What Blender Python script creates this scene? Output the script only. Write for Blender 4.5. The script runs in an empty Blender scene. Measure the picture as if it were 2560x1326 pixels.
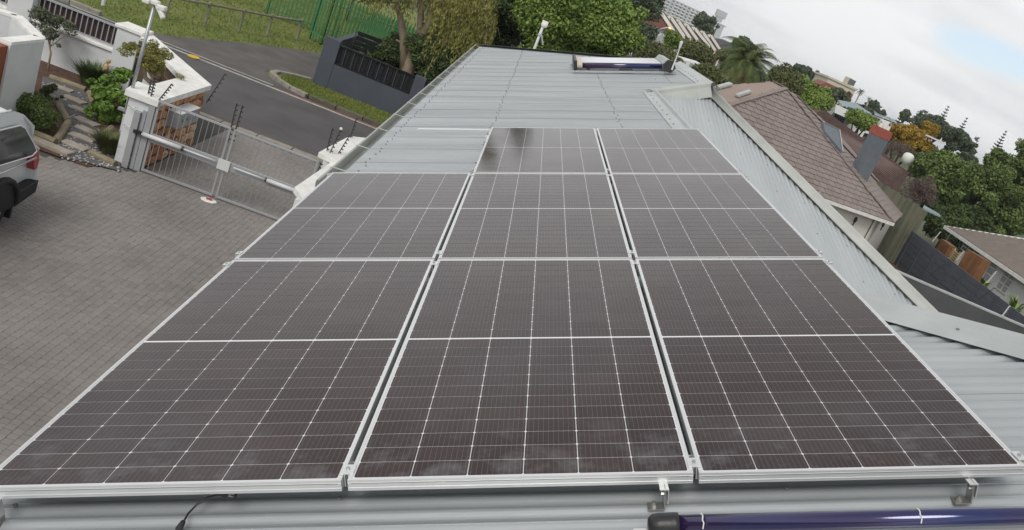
import bpy, math, random
import numpy as np
from mathutils import Vector, Matrix
random.seed(7); rng = np.random.default_rng(7)
S = bpy.context.scene
COL = S.collection
# ------------------------------------------------------------------ camera, sky, sun, exposure
CR = np.array([[0.91720143, -0.06786072, 0.39260218], [0.34945231, -0.33629447, -0.87452222], [0.19137561, 0.93930877, -0.28473569]])
CP = np.array([0.04158, -2.38577, 1.68429]); CF = 2090.32; CX, CY = 1531.72, 695.94
TH = 0.38512                                    # pitch of the roof slope
cd = bpy.data.cameras.new('camera'); cam = bpy.data.objects.new('camera', cd); COL.objects.link(cam)
cam.matrix_world = Matrix.Translation(CP) @ Matrix([CR[0], -CR[1], -CR[2]]).transposed().to_4x4()
cd.sensor_width = 36; cd.lens = CF * 36 / 2560; cd.clip_end = 6000; cd.clip_start = 0.05
cd.shift_x = (1280 - CX) / 2560; cd.shift_y = (CY - 663) / 2560
S.camera = cam
SUN_EL, SUN_AZ = math.radians(46), math.radians(205)   # azimuth from +Y towards +X
w = bpy.data.worlds.new("World"); S.world = w; w.use_nodes = True
nt = w.node_tree; N = nt.nodes; Lk = nt.links; N.clear()
def nn(t, **k):
    n = N.new(t)
    for a, b in k.items(): setattr(n, a, b)
    return n
out = nn('ShaderNodeOutputWorld'); bg = nn('ShaderNodeBackground'); bg.inputs[1].default_value = 0.1
sky = nn('ShaderNodeTexSky', sky_type='NISHITA', sun_disc=False, sun_elevation=SUN_EL, sun_rotation=SUN_AZ)
tc = nn('ShaderNodeTexCoord'); sep = nn('ShaderNodeSeparateXYZ'); Lk.new(tc.outputs['Generated'], sep.inputs[0])
# cloud sheet: direction divided by height, so the streaks close up towards the horizon
mx = nn('ShaderNodeMath', operation='MAXIMUM'); mx.inputs[1].default_value = 0.0; Lk.new(sep.outputs[2], mx.inputs[0])
ad = nn('ShaderNodeMath', operation='ADD'); ad.inputs[1].default_value = 0.22; Lk.new(mx.outputs[0], ad.inputs[0])
dv = nn('ShaderNodeVectorMath', operation='DIVIDE'); cb = nn('ShaderNodeCombineXYZ')
for i in range(3): Lk.new(ad.outputs[0], cb.inputs[i])
Lk.new(tc.outputs['Generated'], dv.inputs[0]); Lk.new(cb.outputs[0], dv.inputs[1])
mp = nn('ShaderNodeMapping'); mp.inputs['Scale'].default_value = (0.8, 1.5, 1.0); mp.inputs['Rotation'].default_value = (0, 0, -0.5); Lk.new(dv.outputs[0], mp.inputs[0])
n1 = nn('ShaderNodeTexNoise'); n1.inputs['Scale'].default_value = 1.4; n1.inputs['Detail'].default_value = 6; n1.inputs['Roughness'].default_value = 0.5; Lk.new(mp.outputs[0], n1.inputs[0])
cr = nn('ShaderNodeValToRGB'); Lk.new(n1.outputs[0], cr.inputs[0])
e = cr.color_ramp.elements; e[0].position = 0.28; e[0].color = (5.4, 5.5, 5.7, 1); e[1].position = 0.56; e[1].color = (7.0, 7.1, 7.15, 1)
# cloud gets greyer overhead
rp = nn('ShaderNodeMapRange'); rp.inputs[1].default_value = 0.26; rp.inputs[2].default_value = 0.75; rp.inputs[3].default_value = 1.0; rp.inputs[4].default_value = 0.6
Lk.new(sep.outputs[2], rp.inputs[0])
ml = nn('ShaderNodeMix', data_type='RGBA', blend_type='MULTIPLY'); ml.inputs[0].default_value = 1
Lk.new(cr.outputs[0], ml.inputs[6]); Lk.new(rp.outputs[0], ml.inputs[7])
# a clear gap in the clouds towards the right
pd = np.array([0.795, 0.52, 0.31])
vd = nn('ShaderNodeVectorMath', operation='SUBTRACT'); Lk.new(tc.outputs['Generated'], vd.inputs[0])
GAP = vd
gm = nn('ShaderNodeMapping'); Lk.new(vd.outputs[0], gm.inputs[0])
ln = nn('ShaderNodeVectorMath', operation='LENGTH'); Lk.new(gm.outputs[0], ln.inputs[0])
n2 = nn('ShaderNodeTexNoise'); n2.inputs['Scale'].default_value = 7; n2.inputs['Detail'].default_value = 5; Lk.new(tc.outputs['Generated'], n2.inputs[0])
a2 = nn('ShaderNodeMath', operation='MULTIPLY_ADD'); a2.inputs[1].default_value = 0.10; Lk.new(n2.outputs[0], a2.inputs[0]); Lk.new(ln.outputs['Value'], a2.inputs[2])
gr = nn('ShaderNodeMapRange', interpolation_type='SMOOTHSTEP'); gr.inputs[1].default_value = 0.085; gr.inputs[2].default_value = 0.15; gr.inputs[3].default_value = 0; gr.inputs[4].default_value = 1
Lk.new(a2.outputs[0], gr.inputs[0])
skm = nn('ShaderNodeMix', data_type='RGBA'); skm.inputs[0].default_value = 0.55; skm.inputs[7].default_value = (6.2, 6.9, 7.6, 1)
Lk.new(sky.outputs[0], skm.inputs[6])
mix = nn('ShaderNodeMix', data_type='RGBA'); Lk.new(gr.outputs[0], mix.inputs[0]); Lk.new(skm.outputs[2], mix.inputs[6]); Lk.new(ml.outputs[2], mix.inputs[7])
Lk.new(mix.outputs[2], bg.inputs[0]); Lk.new(bg.outputs[0], out.inputs[0])
sl = bpy.data.lights.new('sun', 'SUN'); sl.energy = 1.5; sl.angle = math.radians(28); sl.color = (1, 0.96, 0.9)
so = bpy.data.objects.new('sun', sl); COL.objects.link(so)
so.rotation_euler = Vector((-math.sin(SUN_AZ) * math.cos(SUN_EL), -math.cos(SUN_AZ) * math.cos(SUN_EL), -math.sin(SUN_EL))).to_track_quat('-Z', 'Y').to_euler()
S.view_settings.view_transform = 'Standard'; S.view_settings.look = 'None'; S.view_settings.gamma = 1; S.view_settings.exposure = 0.45
S.view_settings.use_curve_mapping = False
S.render.engine = 'CYCLES'

# ------------------------------------------------------------------ geometry helpers
def ray(x, y):
    d = CR.T @ np.array([(x - CX) / CF, (y - CY) / CF, 1.0]); return d
def Z(x, y, z):                                  # the place seen at a photo position, at height z
    d = ray(x, y); return CP + d * (z - CP[2]) / d[2]
def Y(x, y, yy):                                 # ... at distance yy along the eave direction
    d = ray(x, y); return CP + d * (yy - CP[1]) / d[1]
def PL(x, y, p0, n):
    d = ray(x, y); return CP + d * ((np.array(p0) - CP) @ n) / (d @ n)
g0 = PL(2480, 135, CP + np.array([0, 1, 0]), np.array([0, 1.0, 0])) - CP
g0 = g0 / np.linalg.norm(g0)
vd.inputs[1].default_value = tuple(g0)
# stretch the gap along the line of the clouds
gm.inputs['Rotation'].default_value = (0, 0, 0.9); gm.inputs['Scale'].default_value = (1.0, 1.6, 4.2)
UD = np.array([math.cos(TH), 0, math.sin(TH)]); ND = np.array([-math.sin(TH), 0, math.cos(TH)])
def RP(u, v, n=0.0): return UD * u + np.array([0, v, 0.0]) + ND * n
def RU(x, y, n=-0.13):                           # roof coordinates of a photo position
    X = PL(x, y, ND * n, ND); return X @ UD, X[1]
RM = Matrix(((math.cos(TH), 0, -math.sin(TH)), (0, 1, 0), (math.sin(TH), 0, math.cos(TH)))).to_4x4()
G = -5.2

def mesh(name, v, f, smooth=False):
    m = bpy.data.meshes.new(name); m.from_pydata([tuple(map(float, p)) for p in v], [], f); m.update()
    if smooth: m.polygons.foreach_set('use_smooth', [True] * len(m.polygons))
    return m
def put(name, me, mat=None, parent=None, loc=None):
    o = bpy.data.objects.new(name, me); COL.objects.link(o)
    if mat and not me.materials: me.materials.append(mat)
    if parent: o.parent = parent
    if loc is not None: o.location = loc
    return o
def tag(o, label=None, cat=None, group=None, kind=None):
    if label: o['label'] = label
    if cat: o['category'] = cat
    if group: o['group'] = group
    if kind: o['kind'] = kind
    return o
def thing(name, label, cat, loc=(0, 0, 0), rz=0, group=None):
    o = bpy.data.objects.new(name, None); COL.objects.link(o); o.location = tuple(map(float, loc)); o.rotation_euler = (0, 0, rz)
    o.empty_display_size = 0.2
    return tag(o, label, cat, group)
class MB:
    def __init__(s): s.v = []; s.f = []
    def add(s, v, f):
        b = len(s.v); s.v += [tuple(p) for p in v]; s.f += [tuple(i + b for i in q) for q in f]; return s
    def hexa(s, p):                              # bottom 0-3, top 4-7
        return s.add(p, [(3, 2, 1, 0), (4, 5, 6, 7), (0, 1, 5, 4), (1, 2, 6, 5), (2, 3, 7, 6), (3, 0, 4, 7)])
    def box(s, x0, x1, y0, y1, z0, z1):
        return s.hexa([(x0, y0, z0), (x1, y0, z0), (x1, y1, z0), (x0, y1, z0), (x0, y0, z1), (x1, y0, z1), (x1, y1, z1), (x0, y1, z1)])
    def prism(s, poly, z0, z1):
        n = len(poly); return s.add([(p[0], p[1], z0) for p in poly] + [(p[0], p[1], z1) for p in poly],
            [tuple(range(n))[::-1], tuple(range(n, 2 * n))] + [(i, (i + 1) % n, (i + 1) % n + n, i + n) for i in range(n)])
    def extr(s, pts, d):                         # 3-D polygon pushed along d
        n = len(pts); pts = [np.array(p, float) for p in pts]; d = np.array(d, float)
        return s.add(pts + [p + d for p in pts], [tuple(range(n)), tuple(range(n, 2 * n))[::-1]] + [((i + 1) % n, i, i + n, (i + 1) % n + n) for i in range(n)])
    def beam(s, p, q, w, h, up=(0, 0, 1)):
        p = np.array(p, float); q = np.array(q, float); d = q - p; d /= np.linalg.norm(d)
        a = np.cross(d, up); 
        if np.linalg.norm(a) < 1e-6: a = np.cross(d, (1, 0, 0))
        a /= np.linalg.norm(a); b = np.cross(a, d); a = a * w / 2; b = b * h / 2
        return s.hexa([p - a - b, q - a - b, q + a - b, p + a - b, p - a + b, q - a + b, q + a + b, p + a + b])
    def tube(s, pts, r, n=8, cap=True):
        pts = [np.array(p, float) for p in pts]; R = r if hasattr(r, '__len__') else [r] * len(pts); V = []; F = []
        ref = np.array([0.3, 0.2, 1.0])
        for i, p in enumerate(pts):
            d = pts[min(i + 1, len(pts) - 1)] - pts[max(i - 1, 0)]; d = d / (np.linalg.norm(d) + 1e-9)
            a = np.cross(d, ref); 
            if np.linalg.norm(a) < .1: a = np.cross(d, (1, 0, 0))
            a /= np.linalg.norm(a); b = np.cross(d, a)
            for k in range(n):
                t = 2 * math.pi * k / n; V.append(p + R[i] * (a * math.cos(t) + b * math.sin(t)))
        for i in range(len(pts) - 1):
            for k in range(n): F.append((i * n + k, i * n + (k + 1) % n, (i + 1) * n + (k + 1) % n, (i + 1) * n + k))
        if cap: F.append(tuple(range(n))[::-1]); F.append(tuple(range((len(pts) - 1) * n, len(pts) * n)))
        return s.add(V, F)
    def ball(s, c, r, n=10, m=6, sc=(1, 1, 1)):
        V = []; F = []
        for i in range(m + 1):
            t = math.pi * i / m
            for k in range(n):
                a = 2 * math.pi * k / n; V.append((c[0] + r * sc[0] * math.sin(t) * math.cos(a), c[1] + r * sc[1] * math.sin(t) * math.sin(a), c[2] + r * sc[2] * math.cos(t)))
        for i in range(m):
            for k in range(n): F.append((i * n + k, (i + 1) * n + k, (i + 1) * n + (k + 1) % n, i * n + (k + 1) % n))
        return s.add(V, F)
    def out(s, name, mat, parent=None, loc=None, smooth=False, bevel=0, base=None):
        v = s.v
        if base is not None: v = [tuple(np.array(p) - np.array(base)) for p in v]
        o = put(name, mesh(name, v, s.f, smooth), mat, parent, loc)
        if bevel:
            b = o.modifiers.new('b', 'BEVEL'); b.width = bevel; b.segments = 2; b.limit_method = 'ANGLE'
        return o

# ------------------------------------------------------------------ materials
def mat(name, col, rough=0.6, metal=0.0, var=0.0, vscale=3.0, col2=None, bump=0.0, bscale=60.0, isl=0.0, objr=0.0, spec=0.5, coat=0.0, stretch=(1, 1, 1), gen=False, trans=0.0):
    m = bpy.data.materials.new(name); m.use_nodes = True; t = m.node_tree; b = t.nodes['Principled BSDF']
    def n(ty, **k):
        x = t.nodes.new(ty)
        for a, c in k.items(): setattr(x, a, c)
        return x
    L = t.links.new
    b.inputs['Roughness'].default_value = rough; b.inputs['Metallic'].default_value = metal; b.inputs['Specular IOR Level'].default_value = spec
    b.inputs['Coat Weight'].default_value = coat; b.inputs['Coat Roughness'].default_value = 0.08
    b.inputs['Base Color'].default_value = (*col, 1)
    if trans: b.inputs['Transmission Weight'].default_value = trans
    geo = n('ShaderNodeNewGeometry'); vec = geo.outputs['Position']
    if gen: vec = n('ShaderNodeTexCoord').outputs['Object']
    mpn = n('ShaderNodeMapping'); mpn.inputs['Scale'].default_value = stretch; L(vec, mpn.inputs[0]); vec = mpn.outputs[0]
    src = None
    if var or isl or objr:
        c2 = col2 or tuple(min(1, c * 1.6) for c in col)
        facs = []
        if var:
            nz = n('ShaderNodeTexNoise'); nz.inputs['Scale'].default_value = vscale; nz.inputs['Detail'].default_value = 7; nz.inputs['Roughness'].default_value = 0.62; L(vec, nz.inputs[0])
            mr = n('ShaderNodeMapRange'); mr.inputs[1].default_value = 0.32; mr.inputs[2].default_value = 0.68; mr.inputs[3].default_value = 0; mr.inputs[4].default_value = var; L(nz.outputs[0], mr.inputs[0]); facs.append(mr.outputs[0])
        if isl:
            q = n('ShaderNodeMath', operation='MULTIPLY'); q.inputs[1].default_value = isl; L(geo.outputs['Random Per Island'], q.inputs[0]); facs.append(q.outputs[0])
        if objr:
            oi = n('ShaderNodeObjectInfo'); q = n('ShaderNodeMath', operation='MULTIPLY'); q.inputs[1].default_value = objr; L(oi.outputs['Random'], q.inputs[0]); facs.append(q.outputs[0])
        f = facs[0]
        for g in facs[1:]:
            q = n('ShaderNodeMath', operation='ADD'); L(f, q.inputs[0]); L(g, q.inputs[1]); f = q.outputs[0]
        mi = n('ShaderNodeMix', data_type='RGBA'); L(f, mi.inputs[0]); mi.inputs[6].default_value = (*col, 1); mi.inputs[7].default_value = (*c2, 1)
        L(mi.outputs[2], b.inputs['Base Color']); src = mi.outputs[2]
    if bump:
        nb = n('ShaderNodeTexNoise'); nb.inputs['Scale'].default_value = bscale; nb.inputs['Detail'].default_value = 4; L(vec, nb.inputs[0])
        bp = n('ShaderNodeBump'); bp.inputs['Strength'].default_value = bump; bp.inputs['Distance'].default_value = 0.02; L(nb.outputs[0], bp.inputs['Height']); L(bp.outputs[0], b.inputs['Normal'])
    m['src'] = ''
    return m
def nodes(m): return m.node_tree.nodes, m.node_tree.links.new, m.node_tree.nodes['Principled BSDF']
M = {}
M['roof'] = mat('painted_roof_sheet', (.51, .54, .555), .36, .45, var=.9, vscale=1.1, col2=(.36, .38, .395), stretch=(.35, 2.2, .35), bump=.03, bscale=30, objr=.12)
M['roof2'] = mat('pale_roof_sheet', (.46, .49, .505), .42, .2, var=.8, vscale=1.3, col2=(.38, .41, .425), stretch=(2.2, .35, .35), bump=.04, bscale=30)
M['flash'] = mat('flashing', (.47, .50, .50), .4, .2, var=.9, vscale=2.2, col2=(.37, .39, .385), bump=.05, bscale=14)
M['flashw'] = mat('weathered_flashing', (.49, .505, .475), .5, .1, var=.9, vscale=2.5, col2=(.38, .395, .37))
M['alu'] = mat('aluminium_frame', (.73, .74, .74), .33, .55, var=.3, vscale=9, col2=(.6, .6, .6))
M['steel'] = mat('bracket_steel', (.5, .5, .48), .35, .8, var=.6, vscale=40, col2=(.3, .3, .28))
M['black'] = mat('black_plastic', (.018, .018, .02), .42, bump=.1, bscale=80)
M['dark'] = mat('dark_void', (.02, .02, .02), .9)
M['back'] = mat('panel_backsheet', (.72, .72, .74), .12, spec=.4)
M['white'] = mat('white_plaster', (.66, .68, .69), .8, var=.8, vscale=1.4, col2=(.53, .55, .56), bump=.08, bscale=40)
M['coping'] = mat('white_coping', (.86, .86, .84), .7, var=.8, vscale=4, col2=(.62, .61, .57), bump=.1, bscale=25)
M['paver'] = mat('concrete_paver', (.135, .124, .112), .85, isl=.3, objr=.2, var=.8, vscale=.4, col2=(.26, .24, .225), bump=.3, bscale=90)
M['joint'] = mat('paver_joint', (.06, .056, .05), .95, var=.6, vscale=30, col2=(.1, .1, .08))
M['asphalt'] = mat('asphalt', (.066, .064, .066), .85, var=.8, vscale=.8, col2=(.105, .10, .10), bump=.4, bscale=120)
M['asphalt2'] = mat('old_asphalt', (.072, .066, .064), .9, var=.9, vscale=.9, col2=(.13, .12, .112), bump=.5, bscale=100)
M['kerb'] = mat('concrete_kerb', (.34, .31, .26), .9, var=.9, vscale=5, col2=(.2, .185, .16), bump=.3, bscale=60, objr=.4)
M['kerbd'] = mat('mossy_kerb', (.17, .15, .115), .9, var=.9, vscale=5, col2=(.08, .075, .05), bump=.3, bscale=60, objr=.4)
M['line'] = mat('road_paint', (.5, .5, .47), .8, var=.9, vscale=7, col2=(.25, .25, .24))
M['redline'] = mat('red_road_paint', (.32, .1, .08), .8, var=.9, vscale=9, col2=(.12, .07, .06))
M['yellow'] = mat('yellow_road_paint', (.65, .42, .04), .7, var=.6, vscale=20, col2=(.4, .28, .05))
M['grassb'] = mat('grass_ground', (.09, .135, .022), .95, var=1, vscale=.45, col2=(.18, .19, .05), bump=.5, bscale=20)
M['grass'] = mat('grass_blades', (.10, .16, .022), .9, isl=.5, var=.7, vscale=.45, col2=(.2, .22, .05))
M['land'] = mat('distant_ground', (.05, .07, .03), .95, var=1, vscale=.03, col2=(.11, .11, .06))
M['navy'] = mat('navy_plaster', (.052, .06, .078), .75, var=.7, vscale=1.5, col2=(.07, .08, .10), bump=.15, bscale=50)
M['blacksteel'] = mat('black_steel', (.012, .013, .015), .5, .3)
M['gal'] = mat('galvanised_steel', (.42, .44, .46), .42, .6, var=.5, vscale=8, col2=(.3, .31, .33))
M['galp'] = mat('silver_painted_steel', (.40, .41, .43), .5, .3, var=.4, vscale=3, col2=(.29, .30, .32))
M['pale'] = mat('pale_grey_plastic', (.62, .63, .63), .45, var=.3, vscale=6, col2=(.5, .5, .5))
M['stone'] = mat('sandstone', (.50, .23, .09), .85, objr=.9, var=.7, vscale=9, col2=(.62, .45, .28), bump=.5, bscale=25)
M['stone2'] = mat('red_sandstone', (.36, .13, .055), .85, objr=.6, var=.7, vscale=9, col2=(.48, .25, .13), bump=.5, bscale=25)
M['mortar'] = mat('stone_mortar', (.075, .05, .035), .95, var=.6, vscale=14, col2=(.13, .09, .06))
M['gravel'] = mat('grey_gravel', (.075, .07, .075), .95, var=1, vscale=28, col2=(.17, .16, .165), bump=.8, bscale=70)
M['pebble'] = mat('white_pebble', (.6, .6, .58), .7, isl=1, col2=(.25, .24, .25))
M['soil'] = mat('garden_soil', (.06, .03, .018), .95, var=1, vscale=8, col2=(.13, .07, .045), bump=.8, bscale=30)
M['slab'] = mat('sandstone_slab', (.44, .39, .33), .85, objr=.5, var=.8, vscale=5, col2=(.3, .265, .22), bump=.3, bscale=40)
M['log'] = mat('weathered_log', (.3, .26, .17), .85, var=1, vscale=6, col2=(.17, .14, .09), stretch=(1, 1, 5), bump=.4, bscale=30)
M['timber'] = mat('grey_timber', (.3, .29, .23), .85, var=1, vscale=6, col2=(.18, .18, .12), bump=.3, bscale=30, objr=.3)
M['oldwood'] = mat('old_fence_board', (.05, .06, .036), .9, objr=.9, var=.9, vscale=2.5, col2=(.13, .13, .09), stretch=(1, 1, .3))
M['rust'] = mat('stained_wood_door', (.26, .06, .016), .5, var=.9, vscale=3, col2=(.17, .04, .012), stretch=(8, 8, .6))
M['green'] = mat('green_palisade_steel', (.035, .15, .055), .5, var=.5, vscale=2, col2=(.07, .22, .09), objr=.3)
M['greenp'] = mat('green_bin_plastic', (.008, .06, .045), .5)
M['bark'] = mat('grey_brown_bark', (.36, .29, .21), .9, var=1, vscale=5, col2=(.2, .15, .105), stretch=(1, 1, .3), bump=.8, bscale=14)
M['barkd'] = mat('dark_bark', (.06, .045, .03), .9, var=1, vscale=5, col2=(.1, .08, .06), bump=.6, bscale=14)
M['brick'] = mat('red_brick', (.17, .065, .05), .9, var=.7, vscale=1.2, col2=(.235, .10, .075), objr=.3)
M['slate'] = mat('mauve_slate', (.165, .13, .118), .75, objr=.55, isl=.55, var=.5, vscale=.8, col2=(.235, .195, .18), bump=.15, bscale=40)
M['slate_lit'] = mat('pink_lit_slate', (.25, .185, .155), .75, isl=.6, objr=.5, var=.4, vscale=.8, col2=(.32, .25, .215))  # left slope's brighter daylight is put into this lighter slate colour
M['rtile'] = mat('maroon_roof_tile', (.075, .04, .035), .8, isl=.7, var=.6, vscale=1.2, col2=(.13, .08, .07))
M['rtile2'] = mat('light_maroon_tile', (.12, .075, .065), .8, var=1, vscale=3, col2=(.06, .035, .03))
M['btile'] = mat('brown_roof_sheet', (.14, .115, .095), .8, isl=.4, var=.8, vscale=1.5, col2=(.2, .17, .15))
M['chim'] = mat('blue_grey_chimney', (.105, .125, .15), .75, var=.7, vscale=2, col2=(.16, .18, .2), bump=.15, bscale=40)
M['terra'] = mat('terracotta', (.27, .06, .045), .8, var=.8, vscale=5, col2=(.38, .11, .08))
M['glass'] = mat('window_glass', (.05, .06, .07), .08, spec=.8)
M['glassl'] = mat('curtained_glass', (.42, .43, .44), .15, spec=.7, var=.6, vscale=3, col2=(.25, .26, .27))
M['carpaint'] = mat('silver_car_paint', (.72, .75, .77), .3, .15, coat=.8)
M['carglass'] = mat('car_glass', (.015, .016, .018), .06, spec=.8, coat=.5)
M['tyre'] = mat('tyre_rubber', (.02, .02, .02), .8, bump=.3, bscale=90)
M['taillamp'] = mat('red_tail_lamp', (.36, .012, .02), .15, coat=1)
M['wbuild'] = mat('white_painted_block', (.72, .73, .73), .8, var=.6, vscale=.25, col2=(.62, .63, .64))
M['ablock'] = mat('apartment_render', (.47, .49, .5), .8, var=.5, vscale=.05, col2=(.4, .42, .44))
M['cream'] = mat('cream_block', (.55, .5, .4), .8, var=.5, vscale=.3, col2=(.47, .43, .35))
M['bluroof'] = mat('grey_blue_roof', (.27, .32, .34), .55, .1, var=.6, vscale=.3, col2=(.21, .26, .28))
M['greyroof'] = mat('dark_grey_roof', (.1, .105, .115), .6, var=.6, vscale=.3, col2=(.14, .145, .155))
M['wood'] = mat('orange_wood', (.24, .105, .035), .7, var=.9, vscale=4, col2=(.14, .06, .025), objr=.4)
M['woodp'] = mat('pale_wood_slat', (.36, .27, .14), .7, objr=.5)
M['bolt'] = mat('screw_head', (.22, .225, .23), .5, .5)
M['darkwall'] = mat('charcoal_plaster', (.052, .056, .062), .8, var=.9, vscale=1.1, col2=(.085, .088, .092), bump=.15, bscale=40)
M['cblock'] = mat('navy_concrete_panel', (.058, .068, .088), .85, var=.9, vscale=3, col2=(.085, .097, .118), stretch=(1, 1, 3), bump=.9, bscale=9)
M['wire'] = mat('fence_wire', (.25, .25, .25), .5, .6)
M['soffit'] = mat('painted_wall', (.78, .76, .69), .8, var=.5, vscale=1, col2=(.68, .66, .6))
def leafmat(name, c1, c2, rough=.6):
    m = mat(name, c1, rough, isl=.75, var=.55, vscale=.7, col2=c2, spec=.35)
    return m
M['lf_bright'] = leafmat('bright_green_leaves', (.06, .12, .016), (.21, .29, .06))
M['lf_mid'] = leafmat('mid_green_leaves', (.035, .07, .014), (.13, .18, .045))
M['lf_dark'] = leafmat('dark_green_leaves', (.022, .048, .014), (.08, .115, .035))
M['lf_olive'] = leafmat('olive_leaves', (.055, .068, .022), (.125, .14, .05))
M['lf_willow'] = leafmat('willow_leaves', (.10, .11, .018), (.25, .24, .065))
M['lf_yellow'] = leafmat('yellow_leaves', (.17, .11, .012), (.38, .25, .03))
M['lf_grey'] = leafmat('grey_green_leaves', (.05, .065, .035), (.13, .15, .09))
M['lf_pine'] = leafmat('pine_needles', (.04, .06, .035), (.11, .14, .085))
M['lf_palm'] = leafmat('palm_fronds', (.04, .07, .02), (.13, .17, .05))
M['lf_brown'] = leafmat('dry_twigs', (.09, .06, .055), (.17, .125, .11))
M['lf_orange'] = leafmat('orange_fronds', (.22, .09, .01), (.4, .2, .03))
M['lf_ger'] = leafmat('geranium_leaves', (.05, .11, .012), (.17, .28, .05))
M['petal'] = mat('white_petals', (.7, .7, .66), .8)
# photovoltaic cell: dark silicon, thin silver wires, faint dust, glossy cover glass
m = mat('solar_cell', (.02, .015, .016), .13, spec=.32); n_, l_, b_ = nodes(m); b_.inputs['Specular Tint'].default_value = (1, .78, .80, 1); M['cell'] = m
tco = n_.new('ShaderNodeTexCoord'); sp = n_.new('ShaderNodeSeparateXYZ'); l_(tco.outputs['Object'], sp.inputs[0])
def mth(op, a, b=None, c=None):
    q = n_.new('ShaderNodeMath'); q.operation = op
    for i, v in enumerate((a, b, c)):
        if v is None: continue
        if isinstance(v, (int, float)): q.inputs[i].default_value = v
        else: l_(v, q.inputs[i])
    return q.outputs[0]
fr = mth('FRACT', mth('MULTIPLY_ADD', sp.outputs[0], 10 / .182, 5.0))
wire = mth('LESS_THAN', mth('ABSOLUTE', mth('SUBTRACT', fr, .5)), .032)
geo_ = n_.new('ShaderNodeNewGeometry')
def nz(scale, det=5, r=.6, vec=None):
    q = n_.new('ShaderNodeTexNoise'); q.inputs['Scale'].default_value = scale; q.inputs['Detail'].default_value = det; q.inputs['Roughness'].default_value = r; l_(vec or geo_.outputs['Position'], q.inputs[0]); return q.outputs[0]
def mr_(v, a, b, c=0, d=1):
    q = n_.new('ShaderNodeMapRange'); q.inputs[1].default_value = a; q.inputs[2].default_value = b; q.inputs[3].default_value = c; q.inputs[4].default_value = d; l_(v, q.inputs[0]); return q.outputs[0]
def mixc(f, a, b):
    q = n_.new('ShaderNodeMix'); q.data_type = 'RGBA'; l_(f, q.inputs[0])
    for i, v in ((6, a), (7, b)):
        if isinstance(v, tuple): q.inputs[i].default_value = (*v, 1)
        else: l_(v, q.inputs[i])
    return q.outputs[2]
oi_ = n_.new('ShaderNodeObjectInfo')
basec = mixc(mr_(oi_.outputs['Random'], 0, 1, 0, 1), (.020, .0118, .0112), (.033, .021, .019))
spp = n_.new('ShaderNodeSeparateXYZ'); l_(geo_.outputs['Position'], spp.inputs[0])
dust_big = mth('MULTIPLY', mr_(nz(1.3), .48, .75), .05)
edge = mth('MULTIPLY', mr_(spp.outputs[1], .45, .0), mr_(nz(7, 6, .65), .5, .72))     # smears on the lowest cells of the front row
sm = mth('ADD', dust_big, mth('MULTIPLY', edge, .22))
bluish = mth('MULTIPLY', mr_(nz(.9), .5, .7), .35)
c1 = mixc(bluish, basec, (.018, .022, .032))
c2 = mixc(sm, c1, (.42, .44, .46))
c3 = mixc(mth('MULTIPLY', wire, .27), c2, (.33, .31, .31))
l_(c3, b_.inputs['Base Color'])
l_(mth('ADD', mr_(nz(2.5), .3, .7, .05, .13), mth('MULTIPLY', sm, .8)), b_.inputs['Roughness'])
# corrugation stands in for tiny relief only on far roofs
# ------------------------------------------------------------------ ground, roads
def ghost(name, m, pts, z, kind='structure', mesh_only=False):
    P = [(p[0], p[1], z) for p in pts]
    o = put(name, mesh(name, P, [tuple(range(len(P)))]), m); return tag(o, kind=kind)
# terrain: flat round the houses, rising gently far off to the right
gv = []; gf = []
xs = sorted(set([-3000, -800, -300, -150] + list(range(-100, 400, 20)) + [500, 800, 1500, 4000]))
ys = sorted(set([-600, -100, -40] + list(range(-20, 400, 20)) + [500, 700, 1000, 2000, 5000]))
def hill(x, y):
    d = math.hypot(x, y); t = min(max((d - 75) / 200, 0), 1); s = min(max((x + 6) / 40, 0), 1)
    return t * t * (3 - 2 * t) * (7.0 * s) + (random.uniform(-.3, .3) if t > 0.05 else 0)
for y in ys:
    for x in xs: gv.append((x, y, G - .05 + hill(x, y)))
nx = len(xs)
for j in range(len(ys) - 1):
    for i in range(nx - 1): gf.append((j * nx + i, j * nx + i + 1, (j + 1) * nx + i + 1, (j + 1) * nx + i))
tag(put('terrain', mesh('terrain', gv, gf, True), M['land']), kind='structure')
ghost('lawn', M['grassb'], [(-60, 27.5), (14, 27.5), (14, 75), (-60, 75)], G - .03)
ghost('road', M['asphalt'], [(-60, 20.95), (40, 20.95), (40, 27.35), (-60, 27.35)], G - .012)
side = [Z(*p, G) for p in [(392, 84), (450, 92), (520, 99), (620, 108), (700, 118), (800, 132), (840, 150)]]
side = [(-13.6, 27.2)] + [(p[0], p[1]) for p in side] + [(-6.4, 31.5), (-7.0, 30.4), (-7.9, 29.75), (-8.2, 29.0), (-7.8, 28.2), (-6.3, 27.2)]
ghost('side_road', M['asphalt2'], side, G - .004)
# channel lines between road and side road
tag(MB().box(-14, -3.0, 26.86, 26.98, G - .011, G + .000).out('white_line', M['line']), kind='structure')
tag(MB().box(-14, -7.4, 27.25, 27.33, G - .011, G + .001).out('channel_line', M['line']), kind='structure')
tag(MB().box(-7.3, 12, 27.02, 27.13, G - .011, G + .000).out('red_line', M['redline']), kind='structure')
pp = Z(484, 143, G); tag(MB().prism([(pp[0] + .19 * math.cos(a), pp[1] + .22 * math.sin(a)) for a in np.linspace(0, 6.28, 12)[:-1]], G, G + .02).out('road_marker', M['yellow']), 'round yellow marker painted on the white road line', 'road marker')
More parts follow.
